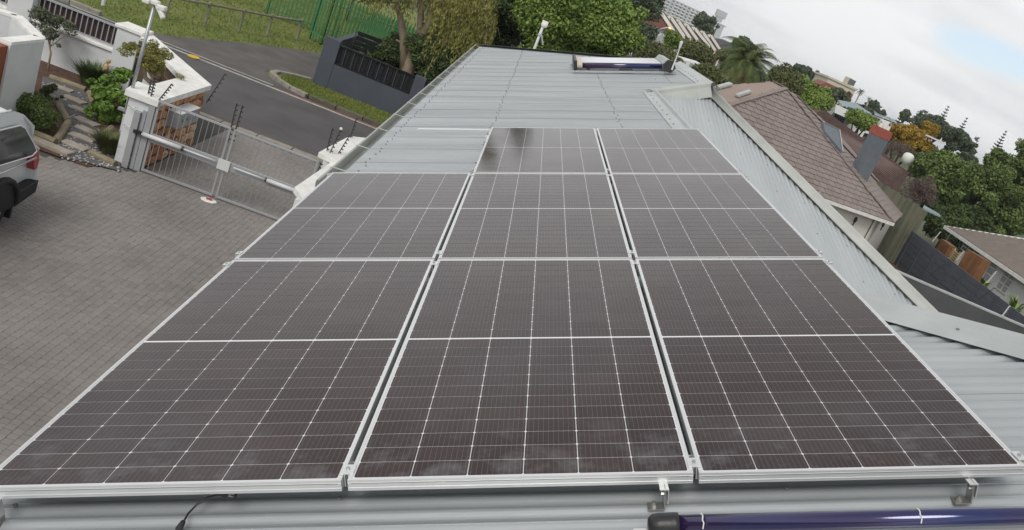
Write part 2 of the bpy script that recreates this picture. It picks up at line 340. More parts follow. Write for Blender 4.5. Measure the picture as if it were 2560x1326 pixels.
# kerbs, stone by stone
def kerb(name, label, path, wd, h, m, L=.95):
    k = tag(thing(name, label, 'kerb'), label, 'kerb')
    for (a, b) in zip(path[:-1], path[1:]):
        a = np.array(a, float); b = np.array(b, float); D = np.linalg.norm(b - a); n = max(1, int(round(D / L)))
        for i in range(n):
            p = a + (b - a) * (i + .012) / n; q = a + (b - a) * (i + .985) / n; j = random.uniform(-.008, .008)
            MB().beam((*p, G + h / 2 - .05 + j), (*q, G + h / 2 - .05 + j), wd, h + .1).out('kerb_stone', m, k, bevel=.012)
    return k
kerb('kerb', 'pale concrete kerb between the paved driveway apron and the road', [(-12.5, 20.82), (-1, 20.82), (9, 20.82)], .26, .06, M['kerb'])
kerb('kerb', 'dark mossy kerb along the grass in front of the navy wall', [(-6.2, 27.42), (10, 27.42)], .25, .13, M['kerbd'])
kerb('kerb', 'curved pale kerb rounding the grass corner by the side road', [(-6.3, 27.45), (-6.9, 27.65), (-7.5, 28.1), (-7.9, 28.7), (-7.85, 29.3), (-7.4, 29.8), (-6.9, 30.2)], .2, .12, M['kerb'], .5)
kerb('kerb', 'pale kerb at the foot of the grass left of the side road', [(-40, 27.6), (-13.2, 27.6)], .22, .1, M['kerb'])
ghost('verge', M['grassb'], [(-6.2, 27.5), (-6.9, 27.75), (-7.4, 28.15), (-7.75, 28.7), (-7.7, 29.3), (-7.2, 29.8), (-6.6, 30.1), (14, 30.1), (14, 27.5)], G + .04)
ghost('pavement', M['kerb'], [(-40, 20.95), (-12.5, 20.95), (-12.5, 20.7), (-40, 20.7)], G + .01)
# pavers
ghost('driveway_bed', M['joint'], [(-14, 1), (2, 1), (2, 20.7), (-14, 20.7)], G - .014)
drv = tag(bpy.data.objects.new('driveway', None), kind='structure'); COL.objects.link(drv)
aw, al = .1075, .108
def zig(t): return .026 * (1 if (t % 2) == 0 else -1)
def paver_mesh():
    g = .0034; w_, h = aw / 2 - .0012, al / 2 - .0042; k = .012
    P = [(-w_, -h), (w_, -h + k * 0), (w_, h), (-w_, h)]; n = len(P)
    top = [(x * .975, y * .87, .004) for x, y in P]; b = [(x, y, -.002) for x, y in P]; bb = [(x, y, -.014) for x, y in P]
    V = top + b + bb; F = [tuple(range(n))] + [(i + n, (i + 1) % n + n, (i + 1) % n, i) for i in range(n)] + [(i + 2 * n, (i + 1) % n + 2 * n, (i + 1) % n + n, i + n) for i in range(n)]
    return V, F
pv, pf = paver_mesh(); pmesh = mesh('paver', pv, pf); pmesh.materials.append(M['paver'])
pos = []
def project(p):
    c = CR @ (np.array(p) - CP); return (CX + CF * c[0] / c[2], CY + CF * c[1] / c[2])
def in_garden(x, y):
    return (x < -6.45 and y > 15.2 and y < 20.6) or (y > 14.9 + (-6.9 - x) * -.55 and x < -6.9 and y < 20.6)
jn = 0
for j in range(int((20.68 - 3.2) / al)):
    y = 3.2 + j * al
    for i in range(int(9.6 / aw)):
        x = -10.6 + i * aw
        y = 3.2 + j * al + (.019 if i % 2 else -.019)
        if in_garden(x, y): continue
        px, py = project((x, y, G))
        if px < -60 or px > 1010 or py > 1300: continue
        if py > 700 and px > 640 + (700 - py) * 1.2 + 120: continue
        pos.append((math.dist((x, y, G), CP), x, y, px, py))
pos.sort()
vis = [p for p in pos if 0 < p[3] and p[4] < 1180 and p[3] < 560 - (p[4] - 670) * 1.14]
near = set(vis[:300])
SV = []; SF = []
pva = np.array(pv)
for p in pos:
    zz = G + random.uniform(-.002, .002)
    if p in near:
        o = put('paver', pmesh, None, drv, (p[1], p[2], zz)); o.rotation_euler = (random.uniform(-.008, .008), random.uniform(-.008, .008), random.uniform(-.01, .01))
    else:
        b = len(SV) * len(pv); SV.append(pva + np.array([p[1] + random.uniform(-.0015, .0015), p[2], zz])); SF += [tuple(i + b for i in q) for q in pf]
tag(put('pavers', mesh('pavers', np.concatenate(SV), SF), M['paver'], drv), kind='stuff')
# grass blades on verge and field
def blades(name, label, area, n, h, m=M['grass'], wd=.02):
    V = np.zeros((n * 3, 3)); k = 0; F = []
    (x0, x1, y0, y1), test = area
    while k < n:
        x = random.uniform(x0, x1); y = random.uniform(y0, y1)
        if test and not test(x, y): continue
        a = random.uniform(0, 6.28); hh = h * random.uniform(.5, 1.4); z = G + (.045 if y < 30.1 and x > -8 else -.02)
        c, s = math.cos(a) * wd, math.sin(a) * wd
        V[3 * k] = (x - c, y - s, z); V[3 * k + 1] = (x + c, y + s, z); V[3 * k + 2] = (x + random.uniform(-h, h) * .5, y + random.uniform(-h, h) * .5, z + hh); F.append((3 * k, 3 * k + 1, 3 * k + 2)); k += 1
    return tag(put(name, mesh(name, V, F), m), label, None, None, 'stuff')
def vt(x, y):
    if x < -6.1 and math.hypot(x + 6.1, y - 29) > 1.5: return False
    return True
blades('verge_grass', 'short green grass along the foot of the navy wall', ((-7.6, 4, 27.6, 30), vt), 26000, .06)
from mathutils.geometry import intersect_point_quad_2d
def inpoly(x, y, P):
    c = False; j = len(P) - 1
    for i in range(len(P)):
        if (P[i][1] > y) != (P[j][1] > y) and x < (P[j][0] - P[i][0]) * (y - P[i][1]) / (P[j][1] - P[i][1]) + P[i][0]: c = not c
        j = i
    return c
blades('field_grass', 'rough green grass of the open field beyond the side road', ((-26, 4, 27.8, 60), lambda x, y: (y > 30.3 or x < -8) and not inpoly(x, y, side)), 110000, .07, wd=.022)

# ------------------------------------------------------------------ our house: roof
house = thing('house', 'house under the camera with a corrugated light grey metal roof', 'house')
def umax(v):
    if v <= 1.9: return 2.35 + (1.9 - v)
    if v < 11.1: return 2.3
    if v < 12.3: return 2.3 + (v - 11.1) * .94
    if v < 16.2: return 3.43
    return 3.43 - (v - 16.2) * 4.73 / 4.0
RN = -.13; EU = -1.20; WP = .0762
def eu(v): return EU if v > 4.72 else (-.93 if v > .3 else -1.75)
def sheet(v0, v1, lift):
    n = int(round((v1 - v0) / WP * 8)); V = []; F = []
    for i in range(n + 1):
        v = v0 + (v1 - v0) * i / n; EU_ = eu(v); um = max(umax(v), EU_ + .02); nn_ = RN + (.0085 if v < 3 else .0065) * math.cos(2 * math.pi * v / WP) + lift * (1 - i / n)
        for k in range(5): V.append(RP(EU_ + (um - EU_) * k / 4, v, nn_ + (.0012 * math.sin(v * 9 + k * 2) )))
    for i in range(n):
        for k in range(4): F.append((i * 5 + k, i * 5 + k + 1, (i + 1) * 5 + k + 1, (i + 1) * 5 + k))
    return put('roof_sheet', mesh('roof_sheet', V, F, True), M['roof'], house)
v = -1.3
while v < 20.1:
    sheet(v, min(v + 9 * WP + .03, 20.18), .0013); v += 9 * WP
# screw rows
sb = MB()
for uu in (-1.08, -.05, 1.5, 2.75):
    vv = -1.2 if uu != 2.75 else 12.4
    k = 0
    while vv < 20:
        if uu < umax(vv) - .1 and uu > eu(vv):
            c = RP(uu + random.uniform(-.02, .02), round(vv / WP) * WP, RN + .0085); sb.tube([c, c + ND * .008], .0075, 6)
        vv += WP * (2 if k % 3 else 3); k += 1
tag(sb.out('roof_screws', M['bolt'], house), kind='stuff')
# caulk streaks
MB().beam(RP(*RU(1045, 325), RN + .012), RP(*RU(1222, 327), RN + .012), .03, .012, ND).out('joint_sealant', M['back'], house)
# hidden slopes of the roof
def face(name, pts, m, parent=house): return put(name, mesh(name, pts, [tuple(range(len(pts)))]), m, parent)
rz = RP(3.43, 0, RN); A1 = RP(3.43, 12.26, RN); A2 = RP(3.43, 16.2, RN); A3 = RP(EU, 20.2, RN)
far_r = np.array([A2[0] + 4.4, 20.2, A3[2]])
face('far_roof_slope', [A3, far_r, A2], M['roof2'])
# P2: lower slope with ribs running away from the camera
e2 = np.array([.1, 1.115, .241]); e2 /= np.linalg.norm(e2)
AP = A1 + np.array([0, 0, -.20])
def p2z(x, y): return AP[2] + (y - AP[1]) * e2[2] / e2[1]
def p2(x, y, n=0): return np.array([x, y, p2z(x, y) + n])
HR = (6.02 - 3.31) / (12.65 - 7.03)
def xr(y): return AP[0] + (AP[1] - y) * HR + .02
XL = RP(2.3, 0)[0]
ylo = 4.8
n = 0; V = []; F = []
x = XL - .02; nst = int((xr(ylo) - x) / (WP / 8))
for i in range(nst + 1):
    xx = x + i * WP / 8
    # ends: far diagonal and right hip
    ytop = min(11.05 + (xx - XL) * 1.02, AP[1] - (xx - AP[0]) / HR) if xx > XL - .4 else 11
    if ytop < ylo + .02: break
    sl_ = e2[0] / e2[1]
    for k in range(4):
        yy = ylo + (ytop - ylo) * k / 3; V.append(p2(xx + 0 * sl_, yy, .0085 * math.cos(2 * math.pi * xx / WP)))
    n += 1
for i in range(n - 1):
    for k in range(3): F.append((i * 4 + k, (i + 1) * 4 + k, (i + 1) * 4 + k + 1, i * 4 + k + 1))
put('lower_roof_sheet', mesh('lower_roof_sheet', V, F, True), M['roof2'], house)
sb = MB()
for yy in np.arange(5.4, 12, .92):
    for xx in np.arange(XL + .1, xr(yy) - .1, WP * 6): 
        c = p2(round(xx / WP) * WP, yy, .008); sb.tube([c, c + np.array([0, 0, .008])], .009, 6)
tag(sb.out('lower_roof_screws', M['bolt'], house), kind='stuff')
# right hip flashing: flange, rolled edge, outer drop
h_start = 12.3
hd = np.array([xr(4.0) - xr(12.2), 4.0 - 12.2, p2z(0, 4.0) - p2z(0, 12.2)]); hu = hd / np.linalg.norm(hd)
side_v = np.cross(hu, (0, 0, 1.0)); side_v /= np.linalg.norm(side_v)
if side_v[0] < 0: side_v = -side_v
h0 = np.array([xr(12.25), 12.25, p2z(0, 12.25)]); h1 = h0 + hu * 9.5
def strip(name, a, b, offs, m, parent=house, smooth=False, nseg=1, th=.0):
    V = []; F = []
    for t in range(nseg + 1):
        p = a + (b - a) * t / nseg
        for o in offs: V.append(p + o)
    k = len(offs)
    for t in range(nseg):
        for i in range(k - 1): F.append((t * k + i, t * k + i + 1, (t + 1) * k + i + 1, (t + 1) * k + i))
    o = put(name, mesh(name, V, F, smooth), m, parent)
    s = o.modifiers.new('s', 'SOLIDIFY'); s.thickness = .002; s.offset = 0
    return o
ZV = np.array([0, 0, 1.0])
roll = [side_v * (.055 + .022 * math.cos(a)) + ZV * (.115 + .025 * math.sin(a)) for a in np.linspace(math.pi * .9, -math.pi * .3, 8)]
strip('hip_flashing', h0, h1, [side_v * -.06 + ZV * .038, side_v * -.01 + ZV * .055, side_v * .03 + ZV * .105] + roll + [side_v * .09 + ZV * -.12], M['flashw'], smooth=True, nseg=4)
put('right_roof_slope', mesh('rs', [h0 + side_v * .2, h1 + side_v * .2, h1 + side_v * 3 - ZV * 1.1, h0 + side_v * 4 - ZV * 1.3, A2 + np.array([4, 2, -1.5]), A2, A1], [(0, 1, 2, 3), (0, 3, 4, 5, 6)]), M['roof2'], house)
# overlapping joint cables / laps on the flashing
for t in (3.3, 6.8):
    c = h0 + hu * t; MB().tube([c + side_v * s_ + ZV * z_ for s_, z_ in ((-.05, .03), (.0, .06), (.06, .12), (.1, .158), (.135, .14))], .006, 5).out('wire_tie', M['steel'], house)
# left verge of the trough: flange with screws, roll, drop
a = RP(2.3, 1.85, RN); b = RP(2.3, 11.15, RN)
roll = [UD * (.0 + .022 * math.cos(t)) + ND * (.03 + .022 * math.sin(t)) for t in np.linspace(math.pi * .9, -math.pi * .25, 7)]
strip('verge_flashing', a, b, [UD * -.2 + ND * .011, UD * -.04 + ND * .016] + roll + [UD * .03 + ND * -.03, UD * .035 - ZV * .12], M['flash'], smooth=False, nseg=3)
sb = MB()
for t in np.linspace(7.9, 11, 9):
    c = RP(2.3 - .14 + random.uniform(-.02, .02), t, RN + .013); sb.tube([c, c + ND * .008], .011, 6)
for t in np.linspace(12.6, 16, 12):
    c = RP(3.43 - .2 + random.uniform(-.01, .03), t, RN + .02); sb.tube([c, c + ND * .008], .012, 6)
tag(sb.out('flashing_screws', M['bolt'], house), kind='stuff')
# far edge of the trough: cap plus drop face
a = RP(2.22, 11.08, RN); b = A1 + np.array([-.06, -.05, -.02])
dd = (b - a) / np.linalg.norm(b - a); sd = np.cross(dd, ZV); sd /= np.linalg.norm(sd)
strip('trough_cap', a, b, [-sd * .12 + ZV * -.012, -sd * .06 + ZV * .03, sd * .0 + ZV * .05, sd * .035 + ZV * .035, sd * .05 - ZV * .02, sd * .16 + ZV * -.165], M['flashw'], smooth=False, nseg=2)
# ridge cap and far hip cap
strip('ridge_cap', A1 + np.array([0, -.05, 0]), A2, [UD * -.27 + ND * .012, UD * -.06 + ND * .03, ZV * .045, np.array([.2, 0, -.02])], M['flash'])
hp = np.array([(A3 - A2)[1], -(A3 - A2)[0], 0]); hp /= np.linalg.norm(hp)
strip('hip_cap', A2, A3, [-hp * -.2 * -1 + ND * .012, ZV * .04, hp * .2 - ZV * .03], M['flash'])
# near hip flashing (45 degrees in plan) rising to the right
a = RP(2.33, 1.9, RN); b = RP(5.2, -.97, RN)
dd = (b - a) / np.linalg.norm(b - a); sd = np.cross(ND, dd)          # points away from the camera
strip('near_hip_flashing', a - dd * .25, b, [sd * -.19 + ND * .022, sd * -.05 + ND * .030, sd * .0 + ND * .045, sd * .055 + ND * .05, sd * .075 + ND * .03, sd * .12 - ND * .25], M['flash'], nseg=3)
c = RP(*RU(2392, 838), RN + .02); MB().tube([c, c + ND * .008], .02, 10).tube([c, c + ND * .016], .009, 6).out('cap_screw', M['bolt'], house)
# gutter with straps, fascia, outer wall
ga = RP(EU, -1.3, RN); gb = RP(EU, 20.2, RN)
XV = np.array([1.0, 0, 0])
strip('gutter', RP(-.93, .3, RN), RP(-.93, 4.7, RN), [XV * .03 - ZV * .03, XV * .02 - ZV * .13, -XV * .11 - ZV * .13, -XV * .13 - ZV * .04, -XV * .112 - ZV * .012], M['flashw'])
ga = RP(EU, 4.7, RN); strip('gutter', ga, gb, [XV * .03 - ZV * .03, XV * .02 - ZV * .13, -XV * .11 - ZV * .13, -XV * .13 - ZV * .04, -XV * .125 - ZV * .005, -XV * .112 - ZV * .012], M['flashw'])
for t in np.arange(5.2, 20, 1.05):
    c = RP(EU, t, RN); MB().beam(c - XV * .125 - ZV * .006, c + XV * .0 + ZV * .004, .02, .006).beam(c - XV * .131 - ZV * .006, c - XV * .131 - ZV * .09, .02, .006).out('gutter_strap', M['flashw'], house)
MB().box(ga[0] + .45, ga[0] + .65, -1.3, 19.6, G, ga[2] - .0).box(ga[0] + .45, 9, 19.4, 19.6, G, -1.9).out('wall', M['white'], house)
MB().box(ga[0] + .03, ga[0] + .5, 4.8, 19.9, ga[2] - .15, ga[2] - .11).out('soffit', M['soffit'], house)
MB().box(3, 8, 1.0, 12.0, G, -2.2).out('rear_wall', M['white'], house)

# ------------------------------------------------------------------ solar panels
PW, PLn, FT = 1.134, 2.279, .040
def shared(name, mb, m, smooth=False):
    me = mesh(name, mb.v, mb.f, smooth); me.materials.append(m); return me
fb = MB(); lw = .011
for (x0, x1, y0, y1) in ((0, PW, 0, lw), (0, PW, PLn - lw, PLn), (0, lw, lw, PLn - lw), (PW - lw, PW, lw, PLn - lw)): fb.box(x0, x1, y0, y1, -FT, 0)
fb.box(lw, PW - lw, -.0015, 0.0, -.012, -.010); fb.box(0.001, PW - .001, -.002, 0.0, -.031, -.0285); fb.box(.001, PW - .001, -.0015, 0, -.0125, -.0105)
framem = shared('frame', fb, M['alu'])
lamm = shared('laminate', MB().box(lw, PW - lw, lw, PLn - lw, -.008, -.0035), M['back'])
cw, ch, cc = .1811, .0897, .0042
oc = [(-cw / 2 + cc, -ch / 2), (cw / 2 - cc, -ch / 2), (cw / 2, -ch / 2 + cc), (cw / 2, ch / 2 - cc), (cw / 2 - cc, ch / 2), (-cw / 2 + cc, ch / 2), (-cw / 2, ch / 2 - cc), (-cw / 2, -ch / 2 + cc)]
cellm = shared('solar_cell', MB().prism(oc, -.0036, -.0025), M['cell'])
cxp, cyp, mg = .1838, .0928, .014
labels = {(0, 0): 'front left solar panel above the cable with smears along its near edge', (0, 1): 'front middle solar panel, nearest the camera between two front neighbours', (0, 2): 'front right solar panel above the black capped glass tube, bluish at its near corner',
          (1, 0): 'middle row solar panel on the left beside the gutter and driveway', (1, 1): 'middle row solar panel in the centre with neighbours on every side', (1, 2): 'middle row solar panel on the right beside the lower roof trough',
          (2, 1): 'far row solar panel on the left with dark streaked tree reflections', (2, 2): 'far row solar panel on the right next to the verge flashing'}
for r in range(3):
    for c in range(3):
        if (r, c) not in labels: continue
        t = thing('solar_panel', labels[(r, c)], 'solar panel', group='solar panels on the roof')
        t.matrix_world = RM @ Matrix.Translation(((c - 1) * (PW + .02), r * (PLn + .02), random.uniform(-.001, .001)))
        put('frame', framem, None, t); put('laminate', lamm, None, t)
        for i in range(6):
            for j in range(24):
                o = put('solar_cell', cellm, None, t); yy = PLn / 2 + (-(mg / 2) - (11.5 - j) * cyp if j < 12 else mg / 2 + (j - 11.5) * cyp)
                o.location = (PW / 2 + (i - 2.5) * cxp, yy, 0)
# rails, feet, clamps
def roof_thing(name, label, cat, u, v, n=0, group=None):
    t = thing(name, label, cat, group=group); t.matrix_world = RM @ Matrix.Translation((u, v, n)); return t
rails = [(.16, 'mounting rail hidden under the near ends of the front panels'), (2.05, 'mounting rail under the far ends of the front panels'), (2.5, 'mounting rail under the near ends of the middle row'), (4.35, 'mounting rail under the far ends of the middle row'), (4.8, 'mounting rail under the near ends of the far row'), (6.65, 'mounting rail under the far end of the array')]
for v, lb in rails:
    t = roof_thing('mounting_rail', lb, 'rail', 0, v, 0, 'mounting rails under the panels'); u0 = -1.2 if v < 4.6 else -.05
    MB().box(u0, 2.33, -.02, .02, -.085, -FT - .001).out('rail_body', M['alu'], t)
    MB().box(u0 + .001, 2.329, -.006, .006, -.0405, -.0395).out('rail_slot', M['black'], t)
def foot(u, v, label):
    t = roof_thing('roof_bracket', label, 'bracket', u, v, RN, 'L shaped feet carrying the front edge of the panels')
    MB().box(-.0025, .0025, -.03, .012, .012, -RN - FT).out('upright', M['steel'], t, bevel=.0008)
    MB().box(-.055, .0025, -.03, .012, .009, .0125).out('base_plate', M['steel'], t, bevel=.0008)
    MB().box(-.018, .012, -.032, .004, -RN - FT - .0035, -RN - FT - .0005).box(.009, .012, -.032, .004, .035, -RN - FT - .003).out('clip', M['alu'], t)
    MB().tube([(-.034, -.009, .0125), (-.034, -.009, .022)], .011, 6).tube([(-.034, -.009, .021), (-.034, -.009, .030)], .006, 8).out('bolt', M['steel'], t)
    MB().tube([(-.012, -.012, .062), (-.002, -.012, .062)], .008, 6).out('bolt', M['steel'], t)
for px, lb in ((24, 'roof bracket at the left end of the front edge'), (1648, 'roof bracket in the middle, above the black tube cap'), (2410, 'roof bracket at the right end of the front edge')):
    u, v = RU(px, 1285 if px < 100 else 1255, RN); foot(u + .01, min(v, .005) * .5 - .005, lb)
def clamp(u, v, label, end=0):
    t = roof_thing('panel_clamp', label, 'clamp', u, v, 0, 'aluminium clamps holding the panels')
    s = .022
    if end == 0: MB().box(-s, s, -.028, .028, .001, .0045).box(-.008, -.005, -.028, .028, -.045, .001).box(.005, .008, -.028, .028, -.045, .001).out('clamp_body', M['alu'], t)
    else: MB().box(-.012 if end > 0 else -.018, .018 if end > 0 else .012, -.028, .028, .001, .0045).box(.004 * end, .018 * end, -.028, .028, -.045, .0035).out('clamp_body', M['alu'], t)
    MB().tube([(0.004 * end, 0, .004), (.004 * end, 0, .011)], .0065, 8).out('bolt', M['steel'], t)
rn = {.06: 'front edge of the front row', 2.20: 'back of the front row', 2.40: 'front of the middle row', 4.50: 'back of the middle row', 4.72: 'front of the far row', 6.75: 'back of the far row'}
for v, s in rn.items():
    for g_, (u, gn, e_) in enumerate(((-.01, 'left gap between panels', 0), (PW + .01, 'right gap between panels', 0), (2 * PW + .02 + .003, 'right outer edge', 1), (-PW - .02 - .003, 'left outer edge', -1))):
        if v > 4.6 and u < -.5: continue
        if v > 4.6 and g_ == 0: e_ = -1; u = -.004
        clamp(u, v, 'clamp at the ' + s + ', ' + gn, e_)
# cable with plug, hanging at the front edge
t = thing('solar_cable', 'black cable with plug hanging from the front left panel onto the roof', 'cable')
def RX(x, y, n): u, v = RU(x, y, n); return RP(u, v, n)
MB().tube([RX(575, 1237, -.045), RX(545, 1237, -.055), RX(520, 1243, -.07), RX(492, 1262, -.09), RX(470, 1285, -.105), RX(455, 1312, -.108), RX(449, 1350, -.105)], .0034, 8).out('wire', M['black'], t, smooth=True)
MB().tube([RX(458, 1305, -.104), RX(448, 1322, -.104), RX(442, 1345, -.104)], [.008, .011, .011], 8).out('plug', M['black'], t)
MB().beam(RX(556, 1237, -.048), RX(590, 1240, -.05), .012, .010, ND).tube([RX(572, 1240, -.05), RX(588, 1240, -.052)], .009, 6).out('connector', M['black'], t)
# ------------------------------------------------------------------ evacuated tube collectors
mt = mat('tube_coating', (.012, .02, .13), .16, .35, coat=1); M['tube'] = mt
nn2, ll2, bb2 = nodes(mt); g2 = nn2.new('ShaderNodeNewGeometry'); s2 = nn2.new('ShaderNodeTexNoise'); s2.inputs['Scale'].default_value = 1.5; ll2(g2.outputs['Position'], s2.inputs[0])
cr2 = nn2.new('ShaderNodeValToRGB'); cr2.color_ramp.elements[0].position = .4; cr2.color_ramp.elements[0].color = (.010, .02, .11, 1); cr2.color_ramp.elements[1].position = .6; cr2.color_ramp.elements[1].color = (.035, .014, .06, 1); ll2(s2.outputs[0], cr2.inputs[0]); ll2(cr2.outputs[0], bb2.inputs['Base Color'])
M['clearg'] = mat('tube_glass_end', (.62, .64, .66), .12, .2, coat=1)
M['petalg'] = mat('white_glass_tube', (.72, .74, .78), .15, coat=1)
t = thing('collector_tube', 'dark blue glass solar tube with black end cap in front of the panels', 'solar tube')
u0, v0 = RU(1690, 1312, -.035); ax = lambda u, n=-.035, dv=0: RP(u, v0 + dv, n)
MB().tube([ax(u0 - .01), ax(u0 + 2.0)], .029, 24).out('glass_tube', M['tube'], t, smooth=True)
MB().tube([ax(u0 - .01, -.035 + .005, .004), ax(u0 + 2.0, -.035 + .005, .004)], .0262, 24).out('glass_highlight', M['clearg'], t, smooth=True) if False else None
MB().tube([ax(u0 - .088), ax(u0 - .086), ax(u0 - .075), ax(u0 - .055), ax(u0 - .006), ax(u0 + .006), ax(u0 + .008)], [.012, .022, .033, .0365, .0375, .037, .029], 28).out('end_cap', M['black'], t, smooth=True)
for px in (1757, 2310):
    uu = RU(px, 1300, -.01)[0]; MB().tube([RP(uu + .002 * math.sin(k * 2.2), v0 + .0315 * math.cos(a_), -.035 + .0315 * math.sin(a_)) for k, a_ in enumerate(np.linspace(-.2, 3.0, 12))], .0022, 6).out('wire_clip', M['petal'], t)
MB().beam(ax(u0 - .11, -.075, -.03), ax(u0 - .11, -.075, .02), .04, .03, ND).beam(ax(u0 - .1, -.08, -.03), ax(u0 + 2, -.08, -.03), .03, .02, ND).out('rack', M['alu'], t)
# far collector
tf = roof_thing('tube_collector', 'small blue evacuated tube collector with grey header near the far ridge', 'solar collector', 0, 0)
ca = RU(1432, 184, RN); cb_ = RU(1670, 188, RN); vv0 = ca[1]; ul, ur = ca[0], cb_[0] + .02
MB().box(ul - .05, ur + .15, vv0 - .03, vv0 + .02, RN + .02, RN + .06).box(ul - .02, ur + .1, vv0 + 1.2, vv0 + 1.25, RN + .02, RN + .06).out('rack', M['gal'], tf)
MB().box(ul + .3, ul + .34, vv0, vv0 + 1.2, RN + .02, RN + .06).box(ul + .9, ul + 1.15, vv0 - .02, vv0 + .3, RN + .03, RN + .065).out('cross_bar', M['greyroof'], tf)
for k in range(8):
    vk = vv0 + .04 + k * .16
    MB().tube([(ul + .16, vk, RN + .15), (ur - .13, vk, RN + .15)], .052, 14).out('glass_tube', M['tube'] if k < 1 else M['petalg'], tf, smooth=True)
MB().box(ul + .02, ul + .08, vv0 - .05, vv0 + 1.3, RN + .06, RN + .25).out('end_bar', M['black'], tf, bevel=.02)
for k in range(8):
    vk = vv0 + .04 + k * .16; MB().tube([(ul + .08, vk, RN + .15), (ul + .18, vk, RN + .15)], .058, 10).out('tube_holder', M['cream'], tf)
MB().tube([(ur, vv0 - .02, RN + .16), (ur, vv0 + 1.4, RN + .16)], .105, 6).out('header', M['flash'], tf)
MB().tube([(ur, vv0 - .10, RN + .16), (ur, vv0 - .02, RN + .16)], .125, 6).out('header_end', M['black'], tf)
MB().tube([(ur + .04, vv0 - .13, RN + .1), (ur + .12, vv0 - .12, RN + .33), (ur + .17, vv0 - .12, RN + .5)], [.02, .012, .012], 6).tube([(ur + .17, vv0 - .12, RN + .5), (ur + .20, vv0 - .12, RN + .6), (ur + .215, vv0 - .12, RN + .63)], [.02, .035, .015], 8).out('air_vent', M['pale'], tf)
# mast with camera at the far edge of the roof
mb_ = Y(1336, 122, 19.7); mt_ = Y(1352, 70, 19.7)
t = thing('camera_mast', 'short white mast with a security camera behind the far roof edge', 'mast', mb_)
L_ = mt_[2] - mb_[2]
MB().tube([(0, 0, -.5), (0, 0, L_ + .05)], .035, 10).out('pole', M['pale'], t, smooth=True)
MB().ball((0.02, 0, L_ + .10), .085, 12, 8, (1, 1, 1)).box(-.06, .1, -.05, .05, L_ + .08, L_ + .2).out('camera_head', M['petal'], t, bevel=.015)
MB().tube([(.05, -.03, L_ - .16), (.16, -.1, L_ - .36)], .02, 8).box(-.05, .05, -.045, .045, L_ - .2, L_ - .14).out('cable_bracket', M['gal'], t)

# ------------------------------------------------------------------ driveway gate and walls
GY = 15.4; zt = -3.62
def leaf_gate(x0, x1, label, sx):
    t = thing('driveway_gate', label, 'gate', (x0, GY, G), group='leaves of the driveway gate'); W_ = x1 - x0; H = zt - G
    MB().beam((0, 0, H), (W_, 0, H), .045, .04).out('top_rail', M['galp'], t)
    MB().beam((0, 0, .06), (W_, 0, .06), .045, .04).out('bottom_rail', M['galp'], t)
    MB().box(0, W_, -.03, .03, .70, .88).out('middle_beam', M['galp'], t)
    for xx in (.02, W_ - .02): MB().beam((xx, 0, .04), (xx, 0, H), .04, .04, (0, 1, 0)).out('stile', M['galp'], t)
    k = int(W_ / .105)
    bm = mesh('bar', *(lambda m: (m.v, m.f))(MB().beam((0, 0, .07), (0, 0, H - .01), .010, .010, (0, 1, 0))))
    for i in range(1, k): put('bar', bm, M['gal'], t, (i * W_ / k, 0, 0))
    if sx > 0:
        a_, b_ = (-.28, -.10, .83), (W_ * .93, -.10, .83)
    else: a_, b_ = (W_ + .1, -.10, .83), (W_ * .12, -.10, .83)
    a_ = np.array(a_); b_ = np.array(b_)
    MB().beam(a_, a_ + (b_ - a_) * .12, .07, .07).out('actuator_mount', M['black'], t)
    MB().tube([a_ + (b_ - a_) * .1, a_ + (b_ - a_) * .58], .045, 10).out('actuator', M['pale'], t, smooth=True)
    MB().tube([a_ + (b_ - a_) * .58, a_ + (b_ - a_) * .6], .05, 10).out('actuator_collar', M['black'], t)
    MB().tube([a_ + (b_ - a_) * .6, b_], .018, 8).out('piston', M['pale'], t, smooth=True)
    return t
leaf_gate(-6.42, -4.95, 'left leaf of the silver steel bar gate with opener arm', 1)
g2_ = leaf_gate(-4.89, -3.12, 'right leaf of the silver steel bar gate reaching under the eave', -1)
MB().box(-.12, .12, -.07, -.03, .68, .9).out('lock_plate', M['pale'], g2_)
c = Z(521, 503, G)
t = thing('gate_stop', 'white concrete gate stop with a red cap on the paving', 'gate stop', (c[0], c[1], G))
MB().prism([(.17 * math.cos(a) + .0, .12 * math.sin(a)) for a in np.linspace(0, 6.28, 9)[:-1]], 0, .03).out('base', M['coping'], t, bevel=.01)
MB().box(-.05, .06, -.02, .03, .03, .07).out('cap', M['taillamp'], t)
def efence(name, label, base, tilt, n, h=.6, mount=None, m='black', group='electric fence brackets'):
    t = thing('electric_fence_bracket', label, 'fence bracket', base, group=group)
    tl = np.array([tilt[0], tilt[1], 1.0]) * h
    MB().beam((0, 0, 0), tl, .02, .02, (0, 1, 0.1)).out('bar', M[m], t)
    for k in range(n):
        p = tl * ((k + .8) / n); MB().tube([p, p + np.array([.045, -.02, -.008])], [.02, .014], 6).out('insulator', M[m], t)
    return t
efence('e', 'left of the paired electric fence brackets on the gate top', (-4.95, GY, zt - .3), (-.04, 0), 8, .85)
efence('e', 'right of the paired electric fence brackets on the gate top', (-4.87, GY, zt - .3), (0, 0.02), 8, .85)
